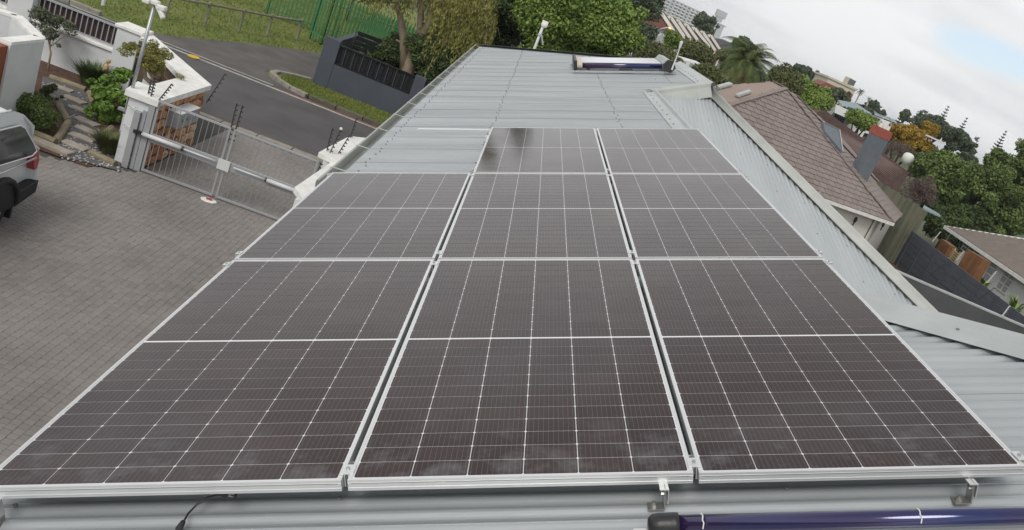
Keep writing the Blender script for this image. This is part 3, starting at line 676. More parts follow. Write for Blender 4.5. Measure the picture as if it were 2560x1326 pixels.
# left gate pillar with stone cladding and planter
zc = -3.62
t = thing('gate_wall', 'white gate pillar and planter wall with orange stone cladding', 'wall')
MB().box(-6.98, -6.5, 15.42, 15.9, G, zc - .12).out('pillar', M['white'], t, bevel=.01)
MB().box(-6.56, -6.44, 15.36, 15.5, G, zc - .12).out('gate_post', M['galp'], t)
MB().box(-6.78, -6.66, 15.30, 15.42, G, zc - .35).out('hinge_post', M['galp'], t)
MB().box(-6.65, -6.57, 15.36, 15.42, G, zc - .3).out('hinge_recess', M['galp'], t)
outer = [(-6.5, 15.5), (-6.5, 18.1), (-7.35, 19.0), (-8.55, 20.3), (-9.0, 20.75)]
inner = [(-6.72, 15.9), (-6.72, 17.9), (-7.55, 18.8), (-8.75, 20.1), (-9.1, 20.5)]
MB().prism(outer + inner[::-1], G, zc - .12).out('wall_body', M['mortar'], t)
capo = [(-6.42, 15.38), (-6.40, 18.15), (-7.3, 19.1), (-8.55, 20.42), (-8.9, 20.8)]
capi = [(-9.1, 20.4), (-8.85, 20.02), (-7.62, 18.7), (-6.98, 17.85), (-6.98, 16.2), (-7.3, 16.15), (-7.3, 15.38)]
def capmesh(poly, z0, z1): return MB().prism(poly[::-1], z0, z1)
cc_ = MB()
quads = [[(-7.05, 15.34), (-6.40, 15.34), (-6.40, 16.2), (-7.2, 16.2)], [(-6.98, 16.2), (-6.40, 16.2), (-6.40, 18.15), (-6.98, 17.85)], [(-6.98, 17.85), (-6.40, 18.15), (-7.3, 19.1), (-7.68, 18.72)], [(-7.68, 18.72), (-7.3, 19.1), (-8.55, 20.42), (-8.85, 20.05)], [(-8.85, 20.05), (-8.55, 20.42), (-8.9, 20.8), (-9.15, 20.5)]]
for q in quads: cc_.prism(q, zc - .12, zc)
cc_.out('coping', M['coping'], t)
MB().prism([(-7.3, 16.15), (-6.95, 16.2), (-6.95, 17.9), (-7.7, 18.75), (-8.0, 18.5), (-7.45, 17.8)], G, zc - .35).out('planter', M['white'], t)
MB().prism([(-7.28, 16.2), (-7.0, 16.25), (-7.0, 17.9), (-7.7, 18.7), (-7.95, 18.48), (-7.4, 17.7)], zc - .35, zc - .33).out('planter_soil', M['soil'], t)
def stones(face0, dirv, up, W_, H_, nrm, parent):
    rows = int(H_ / .185); face0 = np.array(face0, float); dirv = np.array(dirv, float); up = np.array(up, float); nrm = np.array(nrm, float)
    for r in range(rows):
        x = -random.uniform(0, .1)
        while x < W_ - .04:
            w_ = random.uniform(.12, .26); xa, xb = max(x, 0), min(x + w_, W_)
            if xb - xa > .05:
                h_ = H_ / rows; za, zb = r * h_, (r + 1) * h_; gp = .009; cxx, czz = (xa + xb) / 2, (za + zb) / 2; P = []
                for k in range(9):
                    a = 2 * math.pi * k / 9 + random.uniform(-.2, .2); q = .5 + .12 * random.random()
                    ex = max(-1, min(1, 1.45 * math.cos(a))) * (xb - xa) / 2 - gp * math.copysign(1, math.cos(a)); ez = max(-1, min(1, 1.45 * math.sin(a))) * h_ / 2 * random.uniform(.85, 1.12) - gp * math.copysign(1, math.sin(a))
                    P.append(face0 + dirv * (cxx + ex * random.uniform(.9, 1.04) + .02 * math.sin(czz * 17)) + up * (czz + ez + .028 * math.sin(cxx * 11 + r * 2)))
                cen = sum(P) / 9; V = P + [cen + (p - cen) * .72 + nrm * (.028 + .02 * random.random()) for p in P] + [cen + nrm * .05]
                F = [(i, (i + 1) % 9, (i + 1) % 9 + 9, i + 9) for i in range(9)] + [(i + 9, (i + 1) % 9 + 9, 18) for i in range(9)]
                put('stone', mesh('stone', V, F, False), M['stone'] if random.random() < .62 else M['stone2'], parent)
            x += w_
stones((-6.5, 15.55, G), (0, 1, 0), (0, 0, 1), 2.55, zc - .13 - G, (1, 0, 0), t)
stones((-6.5, 18.1, G), (-.686, .727, 0), (0, 0, 1), 1.2, zc - .13 - G, (.72, .68, 0), t)
# strike bars on the pillar face
for zz in (zc - .3, zc - .72): MB().tube([(-6.93, 15.38, zz), (-6.93, 15.33, zz), (-6.8, 15.33, zz), (-6.8, 15.38, zz)], .008, 5).out('step_bar', M['gal'], t)
efence('e', 'tall black electric fence bracket at the front corner of the planter coping', (-6.62, 15.5, zc), (-.03, 0), 6, .42)
efence('e', 'leaning electric fence bracket rising over the white pillar coping', (-6.48, 15.45, zc - .1), (.38, .0), 8, .52)
efence('e', 'short electric fence bracket behind the coping corner', (-6.72, 15.6, zc), (-.02, 0), 5, .3)
efence('e', 'leaning electric fence bracket at the road end of the stone clad wall', (-6.36, 18.0, zc - .4), (.25, .12), 7, .8)
# letterboxes
lp = Y(455, 305, 16.2)
t = thing('letterbox_bank', 'row of four grey letterboxes on the stone clad wall', 'letterboxes', (-6.44, 16.1, -4.28), 0)
MB().box(0, .26, 0, .98, 0, .34).out('box_body', M['galp'], t, bevel=.006)
MB().hexa([(-.01, -.015, .345), (.275, -.015, .342), (.275, 1.0, .342), (-.01, 1.0, .345), (-.01, -.015, .36), (.275, -.015, .355), (.275, 1.0, .355), (-.01, 1.0, .36)]).out('lid', M['pale'], t)
for k in range(4):
    d = MB().box(.26, .268, .03 + k * .24, .23 + k * .24, .03, .28).out('door', M['galp'], t); MB().box(.268, .275, .10 + k * .24, .15 + k * .24, .15, .21).out('lock', M['greyroof'], d)
# right boundary wall below the eave
t = thing('boundary_wall', 'white boundary wall with wide stained coping below the eave', 'wall')
MB().box(-3.15, -2.55, 16.0, 18.3, G, zc - .1).out('wall_body', M['white'], t)
MB().prism([(-3.30, 16.05), (-2.45, 15.75), (-2.2, 19.6), (-3.15, 18.35)], zc - .1, zc + .02).out('coping', M['coping'], t, bevel=.01)
MB().box(-2.85, -1.6, 15.3, 15.8, G, zc - .1).box(-2.95, -2.45, 13.3, 16, G, zc - .22).out('wall_return', M['white'], t)
MB().prism([(-3.08, 13.6), (-2.75, 13.1), (-2.35, 13.2), (-2.55, 16.02), (-3.0, 16.02)], zc - .22, zc - .10).out('lower_coping', M['coping'], t, bevel=.01)
MB().box(-3.3, -2.55, 18.3, 18.5, G, G + .25).out('footing', M['yellow'], t)
for (x_, y_, tx, lb, hh) in ((-3.2, 16.35, -.05, 'left fence bracket of the cluster above the right gate pillar', .55), (-3.12, 16.3, .12, 'middle fence bracket of the cluster with a white lamp', .6), (-2.98, 16.5, .22, 'right fence bracket of the cluster above the right gate pillar', .5), (-3.1, 18.2, .0, 'lone fence bracket at the road corner of the stained coping', .55), (-3.12, 15.4, .1, 'low fence bracket beside the right gate hinge', .5)):
    efence('e', lb, (x_, y_, zc + (0 if y_ > 16 else -.5)), (tx, 0), 6, hh)
tag(MB().ball((-3.05, 16.3, zc + .62), .035).out('gate_lamp', M['petal']), 'tiny round white lamp on the fence brackets by the gate', 'lamp')
# lamp pole
b0 = Y(318, 268, 15.6)
t = thing('lamp_pole', 'grey pole with white floodlights beside the gate pillar', 'lamp pole', (b0[0], 15.6, G))
tp = Y(388, 6, 15.6); H_ = tp[2] - G; off = tp[0] - b0[0]
MB().tube([(0, 0, 1.0), (off, 0, H_)], .033, 10).out('pole', M['gal'], t, smooth=True)
fl = MB()
for dx, dy in ((-.16, .03), (0.02, -.02), (.17, -.05)):
    fl.box(off + dx - .07, off + dx + .07, dy - .08, dy + .08, H_ - .04 - abs(dx) * .3, H_ + .05 - abs(dx) * .3)
fl.out('floodlight', M['petal'], t, bevel=.02)
MB().beam((off + .05, -.05, H_ + .0), (off + .26, -.12, H_ - .22), .07, .09).out('camera', M['petal'], t, bevel=.02)
MB().box(-.15, .05, -.05, .05, 1.05, 1.1).out('wall_strap', M['gal'], t)
# ------------------------------------------------------------------ garden
def sheet_poly(name, m, pts, z): return ghost(name, m, [Z(*p, G)[:2] for p in pts], z)
path_px = [(105, 195), (175, 205), (215, 235), (232, 285), (250, 330), (285, 330), (300, 400), (300, 430), (150, 395), (140, 370), (175, 305), (140, 250), (100, 240)]
ghost('garden_soil', M['soil'], [(-12.6, 14.6), (-7.1, 14.6), (-6.9, 15.3), (-6.9, 16.3), (-8.3, 19), (-9.4, 20.4), (-14, 20.4)], G + .02)
sheet_poly('gravel_path', M['gravel'], path_px, G + .035)
sheet_poly('path_end', M['gravel'], [(148, 385), (150, 395), (300, 432), (300, 402), (250, 345), (200, 330)], G + .038)
pb = MB()
for i in range(520):
    while 1:
        a_, b_ = random.uniform(105, 300), random.uniform(195, 430)
        if inpoly(a_, b_, path_px): break
    if random.random() > (.25 + .75 * (b_ > 360)): continue
    p = Z(a_, b_, G + .04); r_ = random.uniform(.012, .03); pb.ball((p[0], p[1], G + .04), r_, 5, 3, (1, 1.2, .6))
tag(pb.out('white_pebbles', M['pebble']), 'white pebbles scattered over the grey gravel path', None, None, 'stuff')
names = ['farthest stepping stone, by the bed below the railing', 'second farthest stepping stone on the gravel', 'third stepping stone from the far end', 'middle stepping stone beside the leafy green bushes', 'stepping stone just below the middle one', 'stepping stone third from the driveway', 'stepping stone second from the driveway, narrow', 'nearest stepping stone to the driveway paving']
for (a_, b_), lb, (w_, h_) in zip([(152, 221), (185, 250), (203, 277), (217, 305), (221, 328), (206, 345), (188, 365), (0, 0)], names, [(.5, .25)] * 8):
    if a_ == 0: continue
    c = Z(a_, b_, G + .04); o = MB().box(-w_ / 2, w_ / 2, -h_ / 2, h_ / 2, 0, .035).out('stepping_stone', M['slab'], None, (c[0], c[1], G + .035), bevel=.008); o.rotation_euler = (0, 0, random.uniform(-.25, .1)); tag(o, 'pale slab, ' + lb, 'stepping stone', 'stepping stones in the gravel path')
c = Z(125, 372, G); o = MB().box(-.42, .42, -.12, .12, 0, .09).out('edging_block', M['slab'], None, (c[0], c[1], G), bevel=.01); o.rotation_euler = (0, 0, -.12); tag(o, 'flat pale concrete block between the car and the gravel path', 'block')
logs = [((143, 250), (172, 300), 'log edging on the left of the path, upper part'), ((172, 303), (140, 350), 'log edging at the front right of the left shrub bed'), ((140, 352), (85, 330), 'log edging on the driveway side of the left shrub bed'), ((125, 190), (155, 200), 'short log edging below the bed under the railing'), ((155, 200), (215, 222), 'long log edging below the bed under the railing'), ((225, 230), (248, 290), 'log edging on the right of the path beside the leafy bushes'), ((280, 318), (245, 345), 'short log by the bend of the path'), ((225, 378), (290, 408), 'log edging beside the grassy tuft and gate pillar')]
for a_, b_, lb in logs:
    p = Z(*a_, G + .1); q = Z(*b_, G + .1); tag(MB().tube([(p[0], p[1], G + .07), (q[0], q[1], G + .07)], .075, 10).out('garden_log', M['log'], smooth=False), 'weathered ' + lb, 'log', 'log edging round the beds')
# garden wall with railing
WY = 20.3
t = thing('garden_wall', 'white garden wall topped with silver railings and pillars', 'wall')
wt = -4.22
MB().box(-18, -9.45, WY - .02, WY + .22, G, wt - .08).out('wall_body', M['white'], t)
MB().box(-18, -9.45, WY - .08, WY + .28, wt - .08, wt).out('coping', M['coping'], t, bevel=.015)
def pill(x, top=-3.62): 
    MB().box(x - .28, x + .28, WY - .12, WY + .45, G, top).out('pillar', M['white'], t, bevel=.015); MB().box(x - .33, x + .33, WY - .17, WY + .5, top, top + .08).out('pillar_cap', M['coping'], t, bevel=.01)
pill(-9.22); pill(-11.75)
def railing(x0, x1):
    r = put('railing', mesh('e', [], []), None, t)
    r = MB().beam((x0, WY + .1, -3.68), (x1, WY + .1, -3.68), .05, .045).beam((x0, WY + .1, wt + .05), (x1, WY + .1, wt + .05), .04, .03).out('railing_frame', M['galp'], t)
    k = int((x1 - x0) / .125); bm = mesh('railing_bar', *(lambda m: (m.v, m.f))(MB().beam((0, 0, wt + .05), (0, 0, -3.69), .02, .02, (0, 1, 0))))
    for i in range(k + 1): put('railing_bar', bm, M['galp'], t, (x0 + (x1 - x0) * i / k, WY + .1, 0))
    MB().box(x0, x1, WY + .16, WY + .17, wt + .06, -3.72).out('backing_mesh', M['fencemesh'] if 'fencemesh' in M else M['black'], t)
M['fencemesh'] = mat('dark_woven_screen', (.03, .018, .018), .9, var=.9, vscale=10, col2=(.065, .04, .04), stretch=(1, 1, 3))
railing(-11.45, -9.52); railing(-17, -12.05)
for o in [o for o in t.children if o.name.startswith('railing') and len(o.data.vertices) == 0]: bpy.data.objects.remove(o)
# entrance wall (open white box with door)
zb = -3.38
t = thing('entrance_wall', 'tall white angular entrance wall with a rust coloured door', 'wall')
pa, pb_, pd_, pe_ = Z(116, 98, zb), Z(20, 108, zb), Z(0, 25, zb), Z(55, 40, zb)
def wallseg(p, q, th, name='wall_panel'):
    MB().beam((p[0], p[1], (G + zb - .05) / 2), (q[0], q[1], (G + zb - .05) / 2), th, zb - .05 - G).out(name, M['white'], t)
    MB().beam((p[0], p[1], zb - .02), (q[0], q[1], zb - .02), th + .02, .06).out('coping', M['coping'], t)
ce = pa + np.array([-.1, -.06, 0]); be = pb_ + np.array([-.1, .1, 0]); ee = pe_ + np.array([-.05, -.1, 0]); de = pd_ + (pd_ - pe_) * 1.5
wallseg(ce, be, .2); wallseg(ce + (ee - ce) * .0, ee, .201); wallseg(ee, de, .202)
MB().box(be[0] - .12, be[0] + .06, be[1] - 1.7, be[1] + .02, G, zb - .08).out('door', M['rust'], t)
# ------------------------------------------------------------------ parked car (rear part of a silver double cab with canopy)
car = thing('parked_car', 'silver pickup with canopy parked on the paving, rear toward the gate', 'car', (-6.56, 11.70, G), math.radians(90))
# local: x = -forward (rear at 0), y = 0 near side .. 1.85 far side, z up
L_c = 5.0; 
prof = [(-.02, .52), (.04, .62), (.05, .88), (.0, 1.02), (-.03, 1.2), (-.08, 1.32), (-.2, 1.58), (-.36, 1.75), (-.55, 1.82), (-2.6, 1.84), (-3.1, 1.74), (-3.8, 1.18), (-4.9, 1.02), (-5.1, .8), (-5.1, .45), (-4.6, .34), (-.4, .38), (-.15, .42)]
def crosspt(x, z):
    t_ = max(0, (z - 1.08) / .78); inset = .26 * t_ ** 1.25 + (.05 if z < .55 else 0)
    if x > -.12: inset += .07
    return inset
V = []; F = []; ny = 9
n = len(prof)
for j in range(ny):
    s_ = j / (ny - 1); k = 4 * s_ * (1 - s_)
    for (x, z) in prof:
        ins = crosspt(x, z); y_ = ins + (1.85 - 2 * ins) * s_
        xb = x + (.10 * k if x > -.3 else (-.12 * k if x < -4.5 else 0)); zz = z + (.05 * k if z > 1.5 else 0)
        V.append((xb, y_, zz))
for j in range(ny - 1):
    for i in range(n): F.append((j * n + i, j * n + (i + 1) % n, (j + 1) * n + (i + 1) % n, (j + 1) * n + i))
# side caps tiled by upper and lower halves
def capside(j):
    b = j * n; F.append(tuple(b + i for i in (range(n) if j == 0 else range(n)[::-1])))
capside(0); capside(ny - 1)
bo = put('body', mesh('body', V, F, False), M['carpaint'], car)
bv = bo.modifiers.new('b', 'BEVEL'); bv.width = .05; bv.segments = 4; bv.limit_method = 'ANGLE'; bv.angle_limit = math.radians(50)
for p_ in bo.data.polygons: p_.use_smooth = True
# shoulder crease and roof gutter lines
def sidepts(x, z, o): return (x, crosspt(x, z) - o, z)
win = [(-.17, 1.22), (-.22, 1.34), (-.38, 1.6), (-.5, 1.66), (-1.9, 1.68), (-1.9, 1.2), (-.3, 1.17)]
MB().extr([sidepts(x, z, .012) for x, z in win], (0, .03, 0)).out('side_window', M['carglass'], car, bevel=.01)
wf = MB().tube([sidepts(x, z, .010) for x, z in win + win[:1]], .013, 6, False).out('window_frame', M['carpaint'], car, smooth=True)
MB().tube([sidepts(x, 1.06, .004) for x in (-.05, -1, -2.2, -4)], .016, 6).out('shoulder_line', M['carpaint'], car, smooth=True)
for y_ in (.33, 1.52): MB().tube([(x, y_, 1.845) for x in (-.5, -1.2, -2.4)], .014, 6).out('roof_rail', M['pale'], car)
MB().extr([sidepts(x, z, .02) for x, z in [(.03, .84), (.05, 1.0), (.0, 1.2), (-.07, 1.22), (-.10, 1.0), (-.06, .84)]], (0, .16, 0)).out('tail_lamp', M['taillamp'], car, bevel=.015)
MB().hexa([(-.52, -.01, .33), (.02, -.01, .45), (.02, .25, .45), (-.52, .25, .33), (-.52, -.01, .58), (.10, .02, .64), (.12, .3, .64), (-.52, .25, .58)]).hexa([(.02, .2, .42), (.12, .3, .45), (.16, 1.55, .45), (.02, 1.65, .42), (.02, .2, .64), (.13, .3, .66), (.18, 1.55, .66), (.02, 1.65, .64)]).out('rear_bumper', M['blacksteel'], car, bevel=.02)
def wheel(x, y, sgn):
    wobj = MB().tube([(x, y + .0, .38), (x, y + .015 * 1, .38), (x, y + .03, .38), (x, y + .21, .38), (x, y + .24, .38)], [.28, .345, .38, .38, .34], 28).out('wheel', M['tyre'], car)
    MB().tube([(x, y - .004, .38), (x, y + .02, .38)], [.2, .235], 20).out('rim', M['gal'], wobj)
    r = MB()
    for k in range(6):
        a = k * math.pi / 3; r.beam((x, y - .012, .38), (x + .21 * math.cos(a), y - .006, .38 + .21 * math.sin(a)), .05, .015, (0, 1, 0))
    r.out('spokes', M['pale'], wobj)
arch = MB()
for wx in (-1.02, -4.1):
    wheel(wx, .02, 1); wheel(wx, 1.6, 1)
    arch = MB()
    arch.tube([(wx + .49 * math.cos(a), -.005, .42 + .49 * math.sin(a)) for a in np.linspace(0, math.pi, 14)], .055, 8)
    arch.extr([(wx + .47 * math.cos(a), -.012, .40 + .47 * math.sin(a)) for a in np.linspace(-.1, math.pi + .1, 16)], (0, .01, 0))
    arch.out('wheel_arch', M['blacksteel'], car)
MB().box(-.55, -.5, .03, .25, .12, .5).out('mudflap', M['black'], car)

# ------------------------------------------------------------------ foliage helpers
def leafcloud(clumps, n, size, asp=.55, fl=.35, droop=0.0):
    """clumps: array rows cx cy cz rx ry rz; leaves are quads scattered mostly near the shell of each clump"""
    cl = np.array(clumps, float); vol = (cl[:, 3] * cl[:, 4] * cl[:, 5]) ** (2 / 3); pr = vol / vol.sum()
    idx = rng.choice(len(cl), n, p=pr); c = cl[idx]
    d = rng.normal(size=(n, 3)); d /= np.linalg.norm(d, axis=1)[:, None]
    r = rng.uniform(.35, 1.0, n) ** (1 / 2.2) * rng.uniform(.9, 1.1, n)
    P = c[:, :3] + d * c[:, 3:6] * r[:, None]
    nrm = d * .6 + rng.normal(size=(n, 3)) * .7 + np.array([0, 0, fl]); nrm /= np.linalg.norm(nrm, axis=1)[:, None]
    a = np.cross(nrm, rng.normal(size=(n, 3))); a /= np.linalg.norm(a, axis=1)[:, None] + 1e-9; b = np.cross(nrm, a)
    if droop: a = a * (1 - droop) + np.array([0, 0, -1]) * droop; a /= np.linalg.norm(a, axis=1)[:, None]
    s = size * rng.uniform(.6, 1.4, n)[:, None]
    V = np.empty((n, 4, 3)); V[:, 0] = P - a * s * .5; V[:, 1] = P + b * s * asp * .5; V[:, 2] = P + a * s * .5; V[:, 3] = P - b * s * asp * .5
    return V.reshape(-1, 3)
def fastmesh(name, V, k=4):
    m = bpy.data.meshes.new(name); n = len(V) // k; m.vertices.add(len(V)); m.vertices.foreach_set('co', V.astype('f').ravel())
    m.loops.add(n * k); m.loops.foreach_set('vertex_index', np.arange(n * k, dtype='i')); m.polygons.add(n); m.polygons.foreach_set('loop_start', np.arange(0, n * k, k, dtype='i')); m.update(calc_edges=True); return m
def clumpify(c, R, k, r, flat=1.0):
    """k small clumps filling an ellipsoid of radii R round c"""
    o = []
    ph_ = rng.uniform(0, 6.28, 3)
    for i in range(k):
        d = rng.normal(size=3); d /= np.linalg.norm(d); an = math.atan2(d[1], d[0])
        lump = 1 + .16 * math.sin(2 * an + ph_[0]) + .12 * math.sin(3 * an + ph_[1]) + .10 * math.sin(4 * d[2] + ph_[2])
        if i % 4 == 0: t = rng.uniform(.95, 1.2); q = r * rng.uniform(.3, .6)
        else: t = rng.uniform(.3, 1) ** .5 * .85; q = r * rng.uniform(.5, 1.25)
        p = np.array(c) + d * np.array(R) * t * lump; o.append((*p, q * rng.uniform(.8, 1.3), q * rng.uniform(.8, 1.3), q * flat))
    return o
def tree(name, label, cat, base, c, R, m, n, size, k=26, r=None, trunk=.12, bark='barkd', group=None, droop=0, flat=.8, asp=.55, limbs=5, extra=None):
    t = thing(name, label, cat, base, group=group); n = int(n * 1.35); size = size * .85; base = np.array(base, float); c = np.array(c, float)
    r = r or np.mean(R) * .36
    cl = clumpify(c - base, R, k, r, flat) + (extra or [])
    put('crown', fastmesh('crown', leafcloud(cl, n, size, asp, droop=droop)), M[m], t)
    if trunk:
        tr = MB(); top = c - base; mid = top * .55 + np.array([0, 0, 0]); tr.tube([(0, 0, -.3), mid * np.array([.3, .3, .8]), mid, top], [trunk, trunk * .8, trunk * .6, trunk * .25], 8)
        for q in cl[:limbs]: tr.tube([mid, (mid + np.array(q[:3])) / 2 + rng.normal(size=3) * .1, q[:3]], [trunk * .4, trunk * .28, trunk * .1], 6)
        tr.out('trunk', M[bark], t, smooth=True)
    return t
def pxr(px, y): return px * (y - CP[1]) * 1.02 / CF    # px radius -> metres at distance y
def ptree(name, label, cat, px, py, rx, ry, yy, m, n, size, base_z=None, **kw):
    c = Y(px, py, yy); R = (pxr(rx, yy), pxr((rx + ry) / 2, yy), pxr(ry, yy)); bz = G if base_z is None else base_z
    return tree(name, label, cat, (c[0], c[1], bz), c, R, m, n, size, **kw)
# ------------------------------------------------------------------ garden plants
def shrub(name, label, cat, px, py, rx, ry, zc_, m, n, size, k=14, group=None, trunk=0, **kw):
    c = Z(px, py, zc_); d = np.linalg.norm(c - CP) / CF; R = (rx * d, (rx + ry) / 2 * d, ry * d)
    return tree(name, label, cat, (c[0], c[1], G), c, R, m, n, size, k=k, group=group, trunk=trunk, **kw)
shrub('garden_shrub', 'bushy green shrub between the car and the log edging', 'shrub', 90, 285, 52, 38, G + .35, 'lf_mid', 5200, .055, k=24)
shrub('garden_shrub', 'taller green shrub at the corner of the entrance wall', 'shrub', 30, 245, 34, 34, G + .5, 'lf_mid', 3000, .055, k=14)
shrub('garden_shrub', 'reddish tipped shrub against the white entrance wall', 'shrub', 118, 228, 24, 22, G + .3, 'lf_olive', 1600, .05, k=10)
shrub('geranium_bush', 'broad bright green leafy bush beside the lamp pole', 'bush', 285, 260, 45, 45, G + .45, 'lf_ger', 3200, .12, k=22, asp=.9)
shrub('geranium_bush', 'bright leafy bush in front of the green bin', 'bush', 262, 215, 30, 22, G + .55, 'lf_ger', 1400, .11, k=10, asp=.9)
shrub('geranium_bush', 'light green bush under the planter tree', 'bush', 325, 195, 28, 20, G + .8, 'lf_ger', 1200, .11, k=10, asp=.9)
def tuft(name, label, px, py, zc_, n, h, spread, m, cat='grass tuft'):
    c = Z(px, py, zc_); t = thing(name, label, cat, (c[0], c[1], G)); V = []
    for i in range(n):
        a = random.uniform(0, 6.28); r_ = random.uniform(0, spread * .35); l = random.uniform(.7, 1.1) * h; o_ = random.uniform(.2, 1) * spread; wv = .012
        b = np.array([r_ * math.cos(a), r_ * math.sin(a), .02]); e_ = b + np.array([o_ * math.cos(a), o_ * math.sin(a), l]); md = (b + e_) / 2 + np.array([-math.cos(a), -math.sin(a), .6]) * .12 * l; s = np.array([-math.sin(a), math.cos(a), 0]) * wv
        V += [b - s, b + s, md + s, md - s, md - s, md + s, e_ + s * .1, e_ - s * .1]
    put('blades', fastmesh('blades', np.array(V)), M[m], t); return t
tuft('agapanthus', 'dark green strappy clump below the white garden wall', 232, 190, G + .3, 900, .55, .5, 'lf_dark', 'plant')
tuft('reed_clump', 'wispy olive grass tuft beside the gate pillar and log', 272, 370, G + .15, 900, .42, .4, 'lf_olive', 'plant')
c = Z(120, 178, G); ct = Y(128, 70, c[1])
tree('small_tree', 'slim young tree with airy grey green crown before the railing', 'tree', (c[0], c[1], G), ct + np.array([0, 0, .0]), (.5, .45, .42), 'lf_grey', 2600, .06, k=22, r=.15, trunk=.028, bark='bark')
c = Z(378, 205, zc - .33); ct = Z(372, 140, zc + .28)
tree('planter_tree', 'gnarled succulent tree with olive crown growing in the planter', 'tree', (c[0], c[1], zc - .35), ct, (.52, .46, .36), 'lf_willow', 4200, .055, k=44, r=.13, trunk=0)
tr = MB()
for dx in (-.16, .02, .16): tr.tube([(0, 0, 0), (dx * .9, 0, .06), (dx * 1.25, .02, .22), (dx * 1.15, 0, .5)], [.055, .05, .042, .03], 8)
o = tr.out('trunk', M['bark'], [x for x in bpy.data.objects if x.name.startswith('planter_tree')][0], smooth=True)
c = Z(318, 232, G); t = thing('garden_bin', 'dark green garden cloth bundle behind the leafy bushes', 'bin', (c[0], c[1], G))
MB().tube([(0, 0, 0), (0, 0, .5), (.03, 0, .8), (0, 0, 1.0)], [.14, .16, .11, .03], 9).out('cover', M['greenp'], t)
c = Z(268, 195, G + .25); t = thing('garden_ornament', 'small terracotta figure on a stand against the white wall', 'ornament', (c[0], 19.95, G))
MB().tube([(0, 0, 0), (0, 0, .35)], .03, 6).out('stand', M['gal'], t)
MB().tube([(0, 0, .35), (0, 0, .45), (0, 0, .6), (0, 0, .66)], [.05, .09, .06, .02], 8).tube([(-.12, 0, .5), (0, 0, .56), (.1, 0, .62)], .02, 5).ball((.02, 0, .72), .06, 8, 6).out('figure', M['woodp'], t)

# ------------------------------------------------------------------ field: timber rail, palisade fence
posts = [Z(*p, G) for p in [(257, 14), (411, 50), (511, 65), (597, 79), (667, 90), (741, 99)]]
t = thing('timber_rail_fence', 'low weathered timber post and rail fence in the grass', 'fence')
for p in posts[1:]: MB().tube([(p[0], p[1], G), (p[0], p[1], G + .95)], .06, 8).out('post', M['timber'], t)
for a_, b_ in zip(posts[1:-1], posts[2:]): MB().tube([(a_[0], a_[1], G + .86), (b_[0], b_[1], G + .86)], .05, 8).out('rail', M['timber'], t)
p = posts[0]; tag(MB().tube([(p[0], p[1], G), (p[0], p[1], G + 1.2)], .06, 8).out('marker_post', M['pale']), 'pale blue grey post standing alone in the grass', 'post')
def palisade(path, label, H_=2.3, sp=.17):
    t = thing('palisade_fence', label, 'fence', (path[0][0], path[0][1], G)); base = np.array([*path[0], 0.0])
    pm = mesh('pale', *(lambda m: (m.v, m.f))(MB().box(-.034, .034, -.012, .012, .06, H_ - .12).add([(-.034, 0, H_ - .12), (.034, 0, H_ - .12), (0, 0, H_)], [(0, 1, 2)])))
    for (a_, b_) in zip(path[:-1], path[1:]):
        a_ = np.array(a_, float); b_ = np.array(b_, float); D = np.linalg.norm(b_ - a_); an = math.atan2(*(b_ - a_)[::-1]); n_p = int(D / sp)
        for i in range(n_p):
            q = a_ + (b_ - a_) * i / n_p - base[:2]; o = put('pale', pm, M['green'], t, (q[0], q[1], 0)); o.rotation_euler = (0, 0, an)
        for i in range(max(1, int(D / 2.8)) + 1):
            q = a_ + (b_ - a_) * i / max(1, int(D / 2.8)) - base[:2]; MB().box(q[0] - .05, q[0] + .05, q[1] + .03, q[1] + .13, 0, H_ + .05).out('post', M['green'], t)
        for zz in (.35, H_ - .35): MB().beam((*(a_ - base[:2]), zz), (*(b_ - base[:2]), zz), .05, .05).out('rail', M['green'], t)
    return t
q0 = Z(664, 36, G); q1 = Z(772, 97, G); q2 = Z(800, 112, G)
palisade([(q1[0], q1[1]), (q2[0], q2[1]), (q2[0] + 8.5, q2[1] + 3.4)], 'green steel palisade fence, front section by the navy wall corner', 2.3)
palisade([(q0[0], q0[1]), (q0[0] + 9, q0[1] + 2.0), (q0[0] + 19, q0[1] + 5)], 'green steel palisade fence, back section crossing behind the weeping tree', 2.2)
# navy wall
NY = 29.75
t = thing('navy_wall', 'navy plastered street wall with black slatted infill panels', 'wall')
nt_ = G + 1.75
MB().box(-6.75, 8, NY, NY + .22, G, G + 1.0).out('wall_body', M['navy'], t)
xs_ = [-6.75, -3.35, .1, 3.6]
for i, x0 in enumerate(xs_):
    MB().box(x0, x0 + (.55 if i == 0 else .42), NY - .02, NY + .24, G, nt_ + (.04 if i else .12)).out('pier', M['navy'], t, bevel=.02)
for i, (x0, x1) in enumerate(((-6.2, -3.37), (-2.93, .08), (.52, 3.58))):
    fr_ = MB().beam((x0, NY + .06, G + 1.03), (x1, NY + .06, G + 1.03), .06, .05).beam((x0, NY + .06, nt_ - .03), (x1, NY + .06, nt_ - .03), .06, .05).out('infill_frame', M['blacksteel'], t)
    MB().box(x0, x1, NY + .12, NY + .13, G + 1.05, nt_ - .05).out('backing_sheet', M['blacksteel'], t)
    for k in range(int((x1 - x0) / .16)): MB().beam((x0 + .08 + k * .16, NY + .07, G + 1.05), (x0 + .08 + k * .16, NY + .07, nt_ - .05), .022, .02, (0, 1, 0)).out('infill_bar', M['navy'] if k % 2 else M['blacksteel'], fr_)
MB().box(-6.75, -6.53, NY + .24, NY + 6, G, nt_ - .1).out('side_wall', M['navy'], t)
t = thing('slat_fence', 'black horizontal slat fence behind the navy wall', 'fence')
for k in range(9): MB().beam((-6.4, NY + 3.6, G + .3 + k * .2), (-1.6, NY + 5.0, G + .3 + k * .2), .03, .16).out('slat', M['blacksteel'], t)
